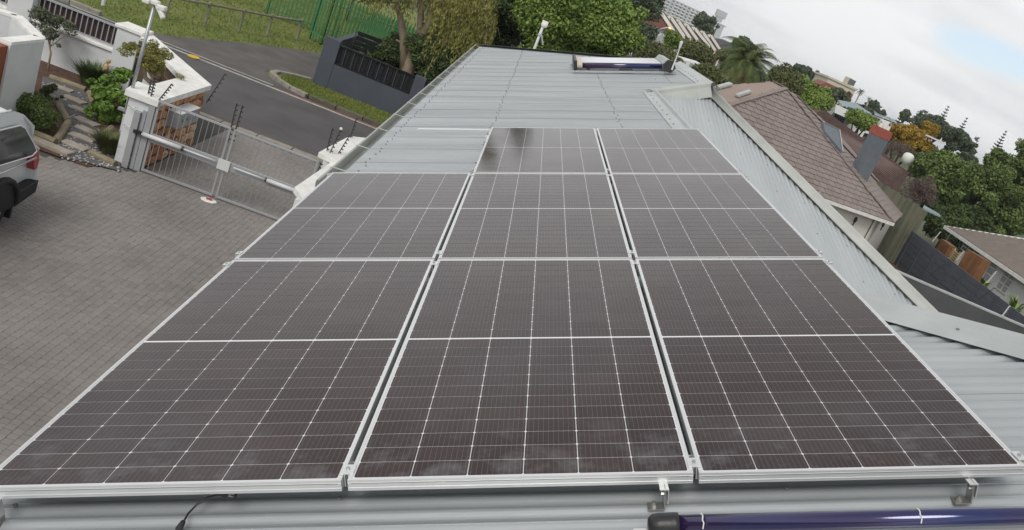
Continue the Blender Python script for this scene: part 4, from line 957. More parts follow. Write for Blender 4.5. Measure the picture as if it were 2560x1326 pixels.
for (x_, y_, lb) in ((-6.5, NY + .4, 'fence bracket on the end pier of the navy wall'), (-5.9, NY + .5, 'second fence bracket along the navy wall'), (-2.2, NY + 1.8, 'fence bracket standing behind the navy wall by the shrub')):
    efence('e', lb, (x_, y_, nt_), (0, 0), 6, .6)
# ------------------------------------------------------------------ trees behind the house
tree('broad_tree', 'tall narrow dark tree rising just left of the camera mast', 'tree', (-2.6, 35.5, G), (-2.6, 35.5, 2.0), (.40, .6, 3.7), 'lf_dark', 12000, .18, k=36, r=.4, trunk=.15)
tree('broad_tree', 'large dark tree standing in the field left of the frame', 'tree', (-30.5, 38, G), (-30.5, 38, 2.6), (4.6, 4, 5.8), 'lf_dark', 30000, .38, k=70, r=1.5, trunk=.4)
c = Y(1012, 195, 33.5); bt = np.array([c[0], 33.5, G])
t = thing('weeping_tree', 'weeping tree with pale forked trunk and trailing yellow green strands', 'tree', bt)
def W3(x, y, yy=33.5): return Y(x, y, yy) - bt
tr = MB(); tr.tube([(0, 0, 0), W3(1018, 180), W3(1040, 120), W3(1075, 60), W3(1085, 0), W3(1095, -70)], [.34, .29, .24, .2, .16, .08], 10)
tr.tube([W3(1012, 190), W3(1010, 100), W3(1000, 40), W3(985, -20)], [.22, .17, .12, .07], 8)
tr.tube([W3(1025, 170), W3(1050, 110), W3(1052, 40), W3(1060, -60)], [.23, .18, .13, .07], 8)
tr.tube([W3(1040, 120), W3(1068, 90), W3(1082, 20), W3(1125, -40)], [.14, .11, .07, .04], 8)
tr.tube([W3(1010, 110), W3(990, 100)], [.06, .04], 6)
tr.out('trunk', M['bark'], t, smooth=True)
def strands(regs, n, seg=7, ln=(1.0, 2.4), size=.13):
    Vs = []
    for i in range(n):
        x0, x1, y0, y1 = regs[rng.integers(len(regs))]
        p = W3(rng.uniform(x0, x1), rng.uniform(y0, y1), 33.5 + rng.normal() * 1.1); L2 = rng.uniform(*ln); sw = rng.normal(size=2) * .18
        m_ = int(L2 / .055)
        for k in range(m_):
            f_ = k / m_; q = p + np.array([sw[0] * f_ * f_, sw[1] * f_ * f_, -L2 * f_]) + rng.normal(size=3) * .03
            a = np.array([rng.normal() * .5, rng.normal() * .5, -1.0]); a /= np.linalg.norm(a); b = np.cross(a, rng.normal(size=3)); b /= np.linalg.norm(b); s = size * rng.uniform(.6, 1.2)
            Vs += [q, q + a * s * .5 + b * s * .12, q + a * s, q + a * s * .5 - b * s * .12]
    return np.array(Vs)
put('crown', fastmesh('crown', strands([(1110, 1250, -60, 40), (1140, 1245, 20, 80), (1095, 1200, -60, 110)], 1000, size=.17)), M['lf_willow'], t)
put('top_crown', fastmesh('top_crown', leafcloud(clumpify((.0, .6, 8.6), (.28, .6, 2.1), 18, .3), 4500, .2, .4, droop=.5)), M['lf_willow'], t)
put('side_crown', fastmesh('side_crown', strands([(950, 1110, -150, -40)], 520, ln=(.6, 1.8), size=.17)), M['lf_willow'], t)
put('twig_crown', fastmesh('twig_crown', strands([(950, 1110, -130, -40), (1130, 1240, 10, 60)], 120, ln=(.5, 1.2))), M['lf_brown'], t)
br = MB()
for k in range(22): 
    a_ = (rng.uniform(1070, 1110), rng.uniform(-40, 40)); b_ = (rng.uniform(1130, 1250), rng.uniform(0, 80)); m2 = ((a_[0] + b_[0]) / 2, min(a_[1], b_[1]) - 15)
    br.tube([W3(*a_), W3(*m2), W3(*b_), W3(b_[0] + 5, b_[1] + 30)], [.03, .022, .014, .006], 5)
br.out('branch', M['bark'], t, smooth=True)
ptree('broad_tree', 'dense bright green tree right behind the camera mast', 'tree', 1450, 60, 140, 90, 33, 'lf_bright', 52000, .17, k=90, r=.75, trunk=.2)
ptree('broad_tree', 'dark green tree between the weeping tree and the camera mast', 'tree', 1290, 10, 72, 150, 35, 'lf_dark', 40000, .17, k=50, r=.75, trunk=.2)
ptree('broad_tree', 'light green tree top reaching the upper frame edge behind the mast', 'tree', 1370, -20, 110, 60, 37, 'lf_mid', 22000, .18, k=50, r=.8, trunk=.2)
ptree('casuarina', 'feathery grey green tree beside the bright broad tree', 'tree', 1568, 25, 48, 75, 46, 'lf_pine', 24000, .22, k=50, r=.8, trunk=.2, asp=.3, droop=.3)
ptree('olive_tree', 'yellowish olive tree at the upper edge left of the apartment block', 'tree', 1610, -5, 30, 35, 52, 'lf_olive', 9000, .2, k=24, r=.7, trunk=.2)
ptree('garden_shrub', 'dark green shrub behind the navy wall left of the weeping trunk', 'shrub', 965, 135, 38, 45, 34.2, 'lf_dark', 12000, .12, k=30, r=.45, trunk=.06)
ptree('garden_shrub', 'dark hedge behind the navy wall under the weeping strands', 'shrub', 1100, 150, 75, 50, 32.6, 'lf_dark', 16000, .12, k=36, r=.5, trunk=.06)
ptree('olive_tree', 'pale tree trunkless thicket behind the palisade fence', 'tree', 900, -50, 60, 30, 50, 'lf_olive', 9000, .16, k=24, r=.8, trunk=.12)
ptree('field_shrub', 'low dark green weed clump by the timber rail', 'shrub', 490, 42, 26, 12, 37, 'lf_mid', 2500, .14, k=12, r=.35, trunk=0)
ptree('field_shrub', 'low green weed clump near the upper frame edge', 'shrub', 360, 5, 60, 14, 38, 'lf_mid', 5000, .14, k=20, r=.4, trunk=0)
ptree('field_shrub', 'small weed clump right of the timber posts', 'shrub', 575, 55, 14, 8, 37.5, 'lf_mid', 900, .12, k=8, r=.25, trunk=0)
# ------------------------------------------------------------------ right-hand neighbourhood
# slate house
E1 = Z(2070, 500, -2.4); E2 = Z(2235, 558, -2.4); dE = (E2 - E1) / np.linalg.norm(E2 - E1); bk = np.array([-dE[1], dE[0], 0])
ph = math.radians(35); Nf = np.cross(dE, bk * math.cos(ph) + ZV * math.sin(ph)); AX = PL(1965, 222, E1, Nf); LH = PL(1830, 262, E1, Nf)
hf = AX + (LH - AX) * ((AX[2] + 2.4) / (AX[2] - LH[2]))
t = thing('slate_house', 'cream house with mauve slate roof and blue grey chimney beyond the trough', 'house')
Nl = np.cross(hf - AX, bk); RG = PL(1935, 205, AX, Nl); RL = PL(1795, 215, AX, Nl)
LB = hf + bk * 9
E3 = Z(2263, 530, -2.3); MR = PL(2099, 337, E2, np.cross(AX - E2, E3 - E2)); NR = np.cross(AX - E2, E3 - E2); TR = PL(1990, 240, E2, NR)
def slabface(name, pts, m, parent, th=.08):
    pts = [np.array(p) for p in pts]; nn_ = np.cross(pts[1] - pts[0], pts[2] - pts[0]); nn_ /= np.linalg.norm(nn_)
    if nn_[2] < 0: nn_ = -nn_
    return MB().extr([p for p in pts], -nn_ * th).out(name, m, parent)
rf1 = slabface('front_roof', [hf, E2, AX], M['slate'], t); rf2 = slabface('left_roof', [hf, AX, RG, RG + (RL - RG) * 1.25, LB], M['slate_lit'], t); rf3 = slabface('right_roof', [E2, E3, MR, TR, AX], M['slate'], t)
slabface('rear_roof', [AX, TR, MR, E3, E3 + bk * 6, RG + bk * 6 - ZV * 2, RG], M['slate'], t)
def shingles(poly, o, du, nrm, wd, ex, m, parent, limit, prefer):
    """slates laid in rows along du, courses climbing the slope; nearest ones are separate pieces"""
    du = du / np.linalg.norm(du); nrm = nrm / np.linalg.norm(nrm); nrm = nrm if nrm[2] > 0 else -nrm
    up = np.cross(nrm, du); up = up if up[2] > 0 else -up
    P2 = [((p - o) @ du, (p - o) @ up) for p in poly]; x0, x1 = min(p[0] for p in P2), max(p[0] for p in P2); y0, y1 = min(p[1] for p in P2), max(p[1] for p in P2)
    R3 = Matrix([du, up, np.cross(du, up)]).transposed().to_4x4()
    ch_ = .045; b = MB(); w2 = wd / 2 - .014
    prof_ = [(-w2, ch_), (-w2 + ch_, 0), (w2 - ch_, 0), (w2, ch_), (w2, ex + .02), (-w2, ex + .02)]
    V = [(x, y, .05 - .03 * y / ex) for x, y in prof_] + [(x, y, .004) for x, y in prof_]; F = [tuple(range(6))] + [((i + 1) % 6, i, i + 6, (i + 1) % 6 + 6) for i in range(6)]
    me = mesh('slate_tile', V, F); me.materials.append(m); L2 = []; j = 0; y = y0
    while y < y1:
        x = x0 + (wd / 2 if j % 2 else 0)
        while x < x1 + wd:
            if inpoly(x, y + ex / 2, P2): L2.append((o + du * x + up * y))
            x += wd
        y += ex; j += 1
    L2.sort(key=prefer); Rn = np.array(R3)[:3, :3]; VV = []; FF = []
    for i, p in enumerate(L2):
        p = p + du * random.uniform(-.008, .008)
        if i < limit: ob = put('slate_tile', me, None, parent); ob.matrix_local = Matrix.Translation(p) @ R3
        else: bb = len(VV) * 12; VV.append((Rn @ np.array(V).T).T + p); FF += [tuple(q + bb for q in f_) for f_ in F]
    if VV: tag(put('slate_tiles', mesh('slate_tiles', np.concatenate(VV), FF), m, parent), kind='stuff')
vk = lambda p: np.linalg.norm(p - CP) + (0 if project(p)[0] < 2260 else 50)
shingles([hf, E2, AX], E1, dE, Nf, .5, .33, M['slate'], t, 210, lambda p: np.linalg.norm(p - CP) + (100 if project(p)[0] - 1780 < (project(p)[1] - 212) * 1.0 else 0))
shingles([hf, AX, RG, RL, LB], hf, bk, Nl, .5, .34, M['slate_lit'], t, 50, lambda p: abs(project(p)[0] - 1900) + abs(project(p)[1] - 235))
shingles([E2, E3, MR, TR, AX], E2, (E3 - E2) * [1, 1, 0], NR, .5, .33, M['slate'], t, 40, lambda p: np.linalg.norm(p - CP))
for a_, b_ in ((AX, hf), (AX, E2), (AX, RG), (TR, E3)):
    D = np.linalg.norm(b_ - a_); k = int(D / .42)
    for i in range(k):
        p = a_ + (b_ - a_) * i / k; q = a_ + (b_ - a_) * (i + .93) / k; MB().beam(p + ZV * .05, q + ZV * .035, .26, .035).out('ridge_tile', M['slate'], t)
# walls, eave gutter
fw = -bk
MB().extr([hf + bk * .5, E2 + bk * .5 - dE * .4, E2 + bk * .5 - dE * .4 + ZV * (G + 2.4 - 0), hf + bk * .5 + ZV * (G + 2.4)], bk * .25).out('front_wall', M['soffit'], t)
MB().extr([E2 + bk * .5 - dE * .4, E3 - dE * .4, E3 - dE * .4 + ZV * (G + 2.3), E2 + bk * .5 - dE * .4 + ZV * (G + 2.4)], -dE * .25).out('side_wall', M['soffit'], t)
MB().beam(hf - ZV * .08, E2 - ZV * .08, .14, .16).beam(E2 + bk * .3 - ZV * .1, E3 - ZV * .1, .12, .14).out('gutter', M['coping'], t)
MB().box(*[0] * 6) if False else None
# skylights on the left roof
Nl2 = Nl / np.linalg.norm(Nl); Nl2 = Nl2 if Nl2[2] > 0 else -Nl2
for q in ([(1836, 243), (1846, 247), (1878, 236), (1871, 231)], [(1790, 221), (1794, 227), (1831, 217), (1822, 212)]):
    P = [PL(*p, AX, Nl2) for p in q]; s = MB().extr([p + Nl2 * .05 for p in P], Nl2 * .10).out('skylight', M['flashw'], t); cen = sum(P) / 4
    MB().extr([cen + (p - cen) * .78 + Nl2 * .152 for p in P], Nl2 * .01).out('pane', M['glassl'], s)
# dark pane dormer on the right slope
NRu = NR / np.linalg.norm(NR); NRu = NRu if NRu[2] > 0 else -NRu
P = [PL(*p, E2, NR) for p in [(2052, 311), (2092, 330), (2099, 384), (2056, 335)]]; MB().extr([p + NRu * .05 for p in P], NRu * .12).out('dormer_pane', M['chim'], t)
MB().beam(P[1] + NRu * .2, P[2] + NRu * .2, .05, .05).beam(P[0] + NRu * .2, P[1] + NRu * .2, .05, .05).out('dormer_trim', M['flash'], t)
# chimney
cb0 = Y(2152, 456, 40.2); ch0 = thing('tmp', 'x', 'x') if False else None
def obx(c, w_, d_, z0, z1): return [c + dE * a_ * w_ / 2 + bk * b_ * d_ / 2 + ZV * (z - c[2]) for z in (z0, z1) for a_, b_ in ((-1, -1), (1, -1), (1, 1), (-1, 1))]
cc0 = cb0 + dE * .15 + bk * .5; ztop = Y(2178, 334, 40.4)[2]
chm = MB().hexa(obx(cc0, .86, .7, cb0[2] - .8, ztop)).out('chimney', M['chim'], t)
MB().hexa(obx(cc0, .9, .74, ztop, ztop + .48)).out('brick_top', M['terra'], chm)
for k in (-.25, .05, .3): MB().tube([cc0 + dE * k + ZV * (ztop + .48 - cc0[2]), cc0 + dE * k + ZV * (ztop + .7 - cc0[2])], .13, 8).out('chimney_pot', M['petal'], chm)
MB().tube([cc0 - dE * .5 + ZV * (ztop + .5 - cc0[2])] + [cc0 + dE * .5 * math.cos(a) + ZV * (ztop + .55 + .55 * math.sin(a) - cc0[2]) for a in np.linspace(math.pi, .3, 8)], .03, 6).out('cowl_hoop', M['flash'], chm)
for q, s in (((2139, 550), .18), ((2208, 563), .14)):
    p = PL(*q, E1 + bk * .45, bk); MB().ball(p, s, 8, 6, (.5, .5, .9)).beam(p, p - ZV * .3, .05, .05).out('wall_lamp', M['black'], t)
p = PL(2180, 560, E1 + bk * .48, bk); MB().beam(p + ZV * .6, p - ZV * 1.4, .05, .05).out('downpipe', M['greyroof'], t)
# side lane, navy panel fence, charcoal wall
ghost('side_yard', M['soil'], [(12, 22), (24, 22), (26, 50), (16, 45)], G + .0)
F1 = Z(2245, 550, -3.0); F2 = Z(2560, 790, -3.0); 
t = thing('panel_fence', 'navy precast concrete panel fence beside the white bungalow', 'fence')
fd = (F1 - F2) / np.linalg.norm(F1 - F2); FF0 = F2 - fd * 3.2; D = np.linalg.norm(F1 - FF0) + .5; k = 11
for i in range(k):
    a_ = FF0 + fd * D * i / k; b_ = FF0 + fd * D * (i + 1) / k
    MB().beam(a_ + ZV * (G - a_[2]) * .5, a_ + fd * .12 + ZV * (G - a_[2]) * .5, .16, a_[2] - G).out('post', M['navy'], t)
    for j in range(7):
        zz = -3.0 - .157 - j * .314; MB().beam((*(a_ + fd * .13)[:2], zz), (*b_[:2], zz), .06 + .02 * (j % 2), .30).out('panel', M['cblock'], t, bevel=.012)
for i, (px, py, lb, m_, l_, tx) in enumerate(((2322, 690, 'black bracket on the charcoal wall, nearer the slate house', 'black', .9, .5), (2445, 750, 'black bracket on the charcoal wall, further right', 'black', .9, .5), (2330, 605, 'white bracket on the navy panel fence by the awning post', 'petal', .9, .2), (2390, 652, 'white bracket on the navy panel fence by the wooden screen', 'petal', .8, .2), (2466, 708, 'white bracket on the navy panel fence before the barred door', 'petal', .9, .2), (2505, 790, 'white forked bracket at the frame edge', 'petal', .6, .1))):
    b_ = Z(px, py, -3.0); efence('e', lb, b_, (tx, 0), 7, l_ * .8, m=m_)
C1 = Z(2290, 697, -3.2); C2 = Z(2560, 814, -3.2); cdv = (C2 - C1) / np.linalg.norm(C2 - C1)
t = thing('charcoal_wall', 'charcoal plastered wall with pale coping below the roof trough', 'wall')
a_ = C1 - cdv * 6; b_ = C2 + cdv * 5
MB().beam((a_[0], a_[1], (G - 3.26) / 2), (b_[0], b_[1], (G - 3.26) / 2), .22, -3.26 - G).out('wall_body', M['darkwall'], t)
MB().beam(a_ - ZV * .03, b_ - ZV * .03, .26, .07).out('coping', M['flash'], t)
# white bungalow
B1 = Z(2362, 566, -2.4); B2 = Z(2560, 700, -2.4); bd = (B2 - B1) / np.linalg.norm(B2 - B1); bo_ = np.cross(ZV, bd); bo_ = bo_ if bo_[0] > 0 else -bo_   # away from us
t = thing('white_bungalow', 'white bungalow with brown ribbed roof at the right edge', 'house')
Bx = lambda s, o, z: np.array([*(B1 + bd * s + bo_ * o)[:2], z])
LB_ = 24
MB().hexa([Bx(3, .45, G), Bx(LB_, .45, G), Bx(LB_, 7, G), Bx(3, 7, G), Bx(3, .45, -2.45), Bx(LB_, .45, -2.45), Bx(LB_, 7, -2.45), Bx(3, 7, -2.45)]).out('wall', M['wbuild'], t)
ra, rb = Bx(0, 0, -2.38), Bx(LB_, 0, -2.38); rc, rd = Bx(LB_, 4.6, -1.0), Bx(1.5, 4.6, -1.0)
nrib = 13; V = []; Fc = []
for i in range(nrib * 2 + 1):
    q_ = i / (nrib * 2); z_ = .07 * (i % 2 == 0); V += [ra + (rd - ra) * q_ + ZV * z_, rb + (rc - rb) * q_ + ZV * z_]
    if i < nrib * 2 and i % 2 == 0: V += [ra + (rd - ra) * (q_ + .002) - ZV * .0, rb + (rc - rb) * (q_ + .002)]
for i in range(len(V) // 2 - 1): Fc.append((2 * i, 2 * i + 1, 2 * i + 3, 2 * i + 2))
put('roof', mesh('roof', V, Fc), M['btile'], t)
MB().extr([rd, rc, Bx(LB_, 9.2, -2.38), Bx(0, 9.2, -2.38)], -ZV * .05).out('rear_roof', M['btile'], t)
MB().beam(ra - ZV * .08, rb - ZV * .08, .12, .2).beam(ra - ZV * .05, rd, .1, .16).out('gutter', M['coping'], t)
pq = Bx(.6, .35, -2.5); MB().beam(pq, pq + ZV * (G - pq[2]), .12, .12, (0, 1, 0)).out('awning_post', M['gal'], t)
MB().hexa([Bx(.8, 1.2, G), Bx(3, 1.2, G), Bx(3, 1.4, G), Bx(.8, 1.4, G), Bx(.8, 1.2, -2.5), Bx(3, 1.2, -2.5), Bx(3, 1.4, -2.5), Bx(.8, 1.4, -2.5)]).out('shade_screen', M['greenp'] if False else M['lf_dark'], t)
def opening(pts, name, m, split, parent=t):
    P = [PL(*p, Bx(3, .45, 0), bo_) for p in pts]; P = [p - bo_ * .02 for p in P]
    s_ = [((p - B1) @ bd) for p in P]; s0, s1 = min(s_[0], s_[3]), max(s_[1], s_[2]); z1 = (P[0][2] + P[1][2]) / 2; z0 = (P[2][2] + P[3][2]) / 2
    q = lambda s, z, o: Bx(s, .45 - o, z)
    w_ = MB()
    for (a_, b_, c_, d_) in ((s0, s1, z1 - .05, z1), (s0, s1, z0, z0 + .05), (s0, s0 + .06, z0 + .05, z1 - .05), (s1 - .06, s1, z0 + .05, z1 - .05)):
        w_.hexa([q(a_, c_, .0), q(b_, c_, .0), q(b_, c_, .06), q(a_, c_, .06), q(a_, d_, .0), q(b_, d_, .0), q(b_, d_, .06), q(a_, d_, .06)])
    wo = w_.out(name, M['petal'], parent)
    nx_, nz_ = split; sa, za = (s1 - s0) / nx_, (z1 - z0) / nz_
    for i in range(nx_):
        for j in range(nz_):
            a_, c_ = s0 + i * sa + .05, z0 + j * za + .04; b_, d_ = a_ + sa - .1, c_ + za - .08
            MB().hexa([q(a_, c_, .01), q(b_, c_, .01), q(b_, c_, .03), q(a_, c_, .03), q(a_, d_, .01), q(b_, d_, .01), q(b_, d_, .03), q(a_, d_, .03)]).out('pane', m, wo)
    for i in range(1, nx_): a_ = s0 + i * sa; MB().hexa([q(a_ - .04, z0, .0), q(a_ + .04, z0, .0), q(a_ + .04, z0, .055), q(a_ - .04, z0, .055), q(a_ - .04, z1, .0), q(a_ + .04, z1, .0), q(a_ + .04, z1, .055), q(a_ - .04, z1, .055)]).out('mullion', M['petal'], wo)
    for j in range(1, nz_): c_ = z0 + j * za; MB().hexa([q(s0, c_ - .03, .0), q(s1 - sa * (nx_ > 1), c_ - .03, .0), q(s1 - sa * (nx_ > 1), c_ - .03, .053), q(s0, c_ - .03, .053), q(s0, c_ + .03, .0), q(s1 - sa * (nx_ > 1), c_ + .03, .0), q(s1 - sa * (nx_ > 1), c_ + .03, .053), q(s0, c_ + .03, .053)]).out('transom', M['petal'], wo)
    return wo
opening([(2415, 607), (2455, 632), (2444, 650), (2402, 626)], 'window', M['glass'], (3, 2))
opening([(2483, 650), (2500, 660), (2473, 706), (2455, 700)], 'door', M['glassl'], (1, 3))
opening([(2517, 673), (2545, 688), (2515, 735), (2488, 722)], 'window', M['glassl'], (2, 3))
# wooden things against the navy fence
def fencebox(p0, p1, h, m, name, label, cat, slat=0):
    a_ = Z(*p0, -2.95); b_ = Z(*p1, -2.95); t = thing(name, label, cat, (a_[0], a_[1], G)); d_ = b_ - a_; L2 = np.linalg.norm(d_); d_ /= L2; z0 = -2.95 - .5 - G
    if slat:
        for k in range(slat): MB().beam((0, 0, z0 + k * (h + .5) / slat), (*(d_ * L2)[:2], z0 + k * (h + .5) / slat), .03, (h + .5) / slat * .55).out('slat', m, t)
        for e_ in (.02, .5, .98): MB().beam((*(d_ * L2 * e_)[:2], 0), (*(d_ * L2 * e_)[:2], z0 + h + .5), .06, .06, (0, 1, 0)).out('post', m, t)
    else:
        n_ = max(3, int(L2 / .25))
        for k in range(n_):
            p = d_ * L2 * k / n_; q = d_ * L2 * (k + .95) / n_; MB().hexa([(p[0], p[1], 0), (q[0], q[1], 0), (q[0] + .5, q[1] + .04, 0), (p[0] + .5, p[1] + .04, 0), (p[0], p[1], z0 + h + .5), (q[0], q[1], z0 + h + .5), (q[0] + .5, q[1] + .04, z0 + h + .5), (p[0] + .5, p[1] + .04, z0 + h + .5)]).out('board', m, t)
    return t
fencebox((2345, 612), (2366, 630), .4, M['wood'], 'stacked_crates', 'reddish stack behind the navy fence below the awning post', 'crates')
fencebox((2368, 628), (2392, 648), .4, M['woodp'], 'slatted_screen', 'pale slatted wooden screen behind the navy fence', 'screen', 7)
fencebox((2400, 655), (2440, 680), .75, M['wood'], 'wooden_shed', 'orange brown wooden shed under the barred window', 'shed')
for a_, lb in (((2525, 745), 'spiky green plant under the wide white window'), ((2440, 692), 'small green plant beside the orange shed')):
    c = Z(*a_, -3.2); t2 = thing('garden_plant', lb, 'plant', (c[0] + .5, c[1], G)); V = []
    for i in range(70):
        an = random.uniform(0, 6.28); p = np.array([0, 0, 1.2]); e_ = p + np.array([math.cos(an) * .7, math.sin(an) * .7, random.uniform(.2, 1.1)]); md = (p + e_) / 2 + ZV * .25; s = np.array([-math.sin(an), math.cos(an), 0]) * .05
        V += [p - s, p + s, md + s, md - s, md - s, md + s, e_ + s * .1, e_ - s * .1]
    put('fronds', fastmesh('fronds', np.array(V)), M['lf_bright'], t2); MB().tube([(0, 0, 0), (0, 0, 1.25)], .08, 7).out('stem', M['bark'], t2)
# maroon tiled house behind
def roofpoly(name, label, cat, pts, yy, m, depth=5, drop=None, ribs=0, ribm=None, wall='wbuild'):
    """front slope seen at photo points, each with its own distance, a rear slope and walls below"""
    P = [Y(p[0], p[1], p[2] if len(p) > 2 else yy) for p in pts]; t = thing(name, label, cat, P[0] * [1, 1, 0] + np.array([0, 0, G])); b0_ = np.array(t.location)
    P = [p - b0_ for p in P]
    MB().extr(P, (0.0, .05, -.15)).out('roof', m, t)
    if ribs:
        # tile courses as low ribs between the first edge (0-1) and the opposite one (3-2)
        for i in range(1, ribs):
            s = i / ribs; a_ = P[0] + (P[3] - P[0]) * s; b_ = P[1] + (P[2] - P[1]) * s; MB().beam(a_ + ZV * .06, b_ + ZV * .06, .2, .12).out('tile_course', ribm or m, t)
    lo = [p for p in P]; zmin = min(p[2] for p in P)
    x0, x1 = min(p[0] for p in P), max(p[0] for p in P); y1 = max(p[1] for p in P); y0 = min(p[1] for p in P)
    MB().extr([P[0] + np.array([0, depth, 0]), P[1] + np.array([0, depth, 0]), P[2], P[3]], (0, .05, -.1)).out('rear_roof', m, t)
    ws = .4
    a_, b_ = P[0], P[1]; MB().extr([a_ + np.array([0, ws, -.12]), b_ + np.array([0, ws, -.12]), (b_[0], b_[1] + ws, -1.5), (a_[0], a_[1] + ws, -1.5)], (0, depth * .8, 0)).out('wall', M[wall], t)
    return t
mh = roofpoly('maroon_house', 'house with long maroon tiled roof behind the chimney', 'house', [(2018, 302, 47), (2238, 490, 47), (2272, 432, 53), (2058, 275, 55)], 50, M['rtile'], ribs=15, ribm=M['rtile2'])
pp = [Y(*p, 44) for p in ((2196, 452), (2320, 530))]
t = thing('timber_fence', 'tall mossy timber board fence below the maroon roof', 'fence', (pp[0][0], pp[0][1], G)); d_ = (pp[1] - pp[0]); k = 34; zt0, zt1 = pp[0][2] - G, pp[1][2] - G
for i in range(k):
    p = d_ * i / k; q = d_ * (i + .92) / k; z_ = zt0 + (zt1 - zt0) * i / k + random.uniform(-.05, .05)
    MB().box(p[0], q[0], -.02, .02, 0, z_).out('board', M['oldwood'], t)
pp = Y(2320, 540, 43)
tag(MB().extr([Y(2308, 520, 44), Y(2352, 540, 44), Y(2348, 535, 47), Y(2310, 513, 47)], (0, 0, -.1)).out('lean_to_roof', M['bluroof']), 'small blue grey lean-to roof under the big tree', 'roof')
# tank
c = Y(2272, 392, 57); t = thing('water_tank', 'round white water tank beside the orange shrub', 'tank', c)
MB().tube([(0, 0, -.55), (0, 0, .05), (0, 0, .2), (0, 0, .27)], [.42, .42, .3, .1], 16).out('tank_body', M['petal'], t, smooth=True)
# trees on the right
ptree('broad_tree', 'huge rounded green tree filling the right edge behind the bungalow', 'tree', 2440, 500, 160, 120, 56, 'lf_mid', 90000, .26, k=160, r=1.0, trunk=.5)
ptree('broad_tree', 'big green tree crown rising at the far right frame edge', 'tree', 2560, 480, 110, 110, 60, 'lf_mid', 38000, .27, k=70, r=1.1, trunk=.5)
ptree('broad_tree', 'lighter green crown beside the water tank', 'tree', 2345, 440, 55, 45, 58, 'lf_bright', 22000, .22, k=50, r=.8, trunk=.3)
ptree('broad_tree', 'dark lower foliage mass between bungalow and timber fence', 'tree', 2380, 560, 90, 50, 54, 'lf_dark', 24000, .24, k=50, r=1.0, trunk=.3)
ptree('bare_shrub', 'leafless purplish brown shrub over the maroon eave', 'shrub', 2300, 480, 45, 32, 50, 'lf_brown', 9000, .2, k=40, r=.5, trunk=.1, asp=.12)
ptree('bare_shrub', 'leafless brown shrub below the yellow tree', 'shrub', 2245, 375, 34, 16, 60, 'lf_brown', 4000, .2, k=24, r=.5, trunk=.1, asp=.12)
ptree('yellow_tree', 'spreading yellow autumn tree behind the chimney', 'tree', 2270, 345, 64, 26, 66, 'lf_yellow', 20000, .22, k=70, r=.6, trunk=.2)
ptree('yellow_tree', 'small orange tree top right of the spreading yellow tree', 'tree', 2325, 325, 20, 12, 68, 'lf_yellow', 3000, .2, k=14, r=.5, trunk=.1)
ptree('broad_tree', 'green garden trees below the maroon roof ridge', 'tree', 2155, 303, 34, 15, 75, 'lf_bright', 8000, .24, k=36, r=.6, trunk=.3)
ptree('broad_tree', 'bright green tree mass right of the palm', 'tree', 2000, 248, 76, 44, 58, 'lf_bright', 30000, .22, k=70, r=.8, trunk=.3)
ptree('broad_tree', 'olive green tree directly right of the palm fronds', 'tree', 1962, 210, 30, 26, 54, 'lf_olive', 14000, .2, k=34, r=.8, trunk=.3)
ptree('broad_tree', 'dull green hedge below the palm by the roof ridge', 'tree', 1768, 195, 34, 18, 44, 'lf_olive', 16000, .16, k=40, r=.6, trunk=.2)
ptree('broad_tree', 'rounded olive hedge behind the tube collector', 'tree', 1645, 142, 52, 18, 42, 'lf_olive', 22000, .15, k=50, r=.6, trunk=.2)
ptree('broad_tree', 'dark green small tree before the street lamp', 'tree', 1603, 88, 20, 20, 60, 'lf_pine', 8000, .2, k=26, r=.6, trunk=.2)
ptree('broad_tree', 'olive tree covering the middle of the brick gable row', 'tree', 1730, 142, 30, 26, 62, 'lf_olive', 16000, .22, k=44, r=.8, trunk=.2)
ptree('broad_tree', 'sparse green tree below the white gable', 'tree', 1685, 108, 16, 14, 58, 'lf_bright', 2400, .2, k=12, r=.5, trunk=.1)
ptree('garden_shrub', 'low hedge at the right foot of the brick gable row', 'shrub', 1830, 160, 40, 18, 60, 'lf_olive', 6000, .2, k=24, r=.6, trunk=0)
# trees of the skyline
sk = [(1768, 62, 34, 20, 150, 'umbrella pine standing before the apartment block'), (1862, 120, 30, 20, 110, 'rounded dark tree behind the palm crown'), (2003, 178, 22, 17, 160, 'dark skyline tree right of the green mass'), (2035, 190, 14, 10, 170, 'small dark skyline tree before the cream building'), (2100, 238, 26, 15, 135, 'dark round tree before the cream building'), (2335, 318, 58, 22, 95, 'large dark pine with flat crown behind the yellow tree'), (2395, 352, 42, 26, 95, 'dark pine crown right of the flat crowned pine'), (2265, 290, 16, 14, 140, 'dark skyline pine between the blue roofs'), (2185, 262, 16, 9, 150, 'low dark tree behind the blue grey roofs'), (2160, 275, 24, 10, 125, 'dark green tree in front of the long blue roof'), (2130, 285, 22, 10, 110, 'green tree left of the long blue roof'), (1975, 195, 26, 14, 120, 'grey green skyline thicket next to the palm'), (2200, 283, 14, 8, 130, 'small dark tree under the long blue roof'), (2420, 400, 30, 14, 90, 'dark crown behind the huge rounded tree')]
for px, py, rx, ry, yy, lb in sk:
    ptree('skyline_tree', lb, 'tree', px, py, rx, ry, yy, 'lf_pine', int(2600 + rx * 160), .0032 * yy, base_z=-2, k=int(14 + rx), r=pxr(max(rx, ry) * .3, yy), trunk=.3, group='dark trees along the skyline')
# more distant green belt, things blending together
V = []
for i in range(60):
    px = random.uniform(1850, 2560); py = 150 + (px - 1850) * .43 + random.uniform(4, 26); yy = random.uniform(120, 230); c = Y(px, py, yy); q = pxr(random.uniform(10, 22), yy); V += [(c[0], c[1], c[2] - q * .6, q, q, q)]
tag(put('distant_trees', fastmesh('distant_trees', leafcloud(V, 30000, .75)), M['lf_pine']), 'belt of distant trees below the skyline', None, None, 'stuff')
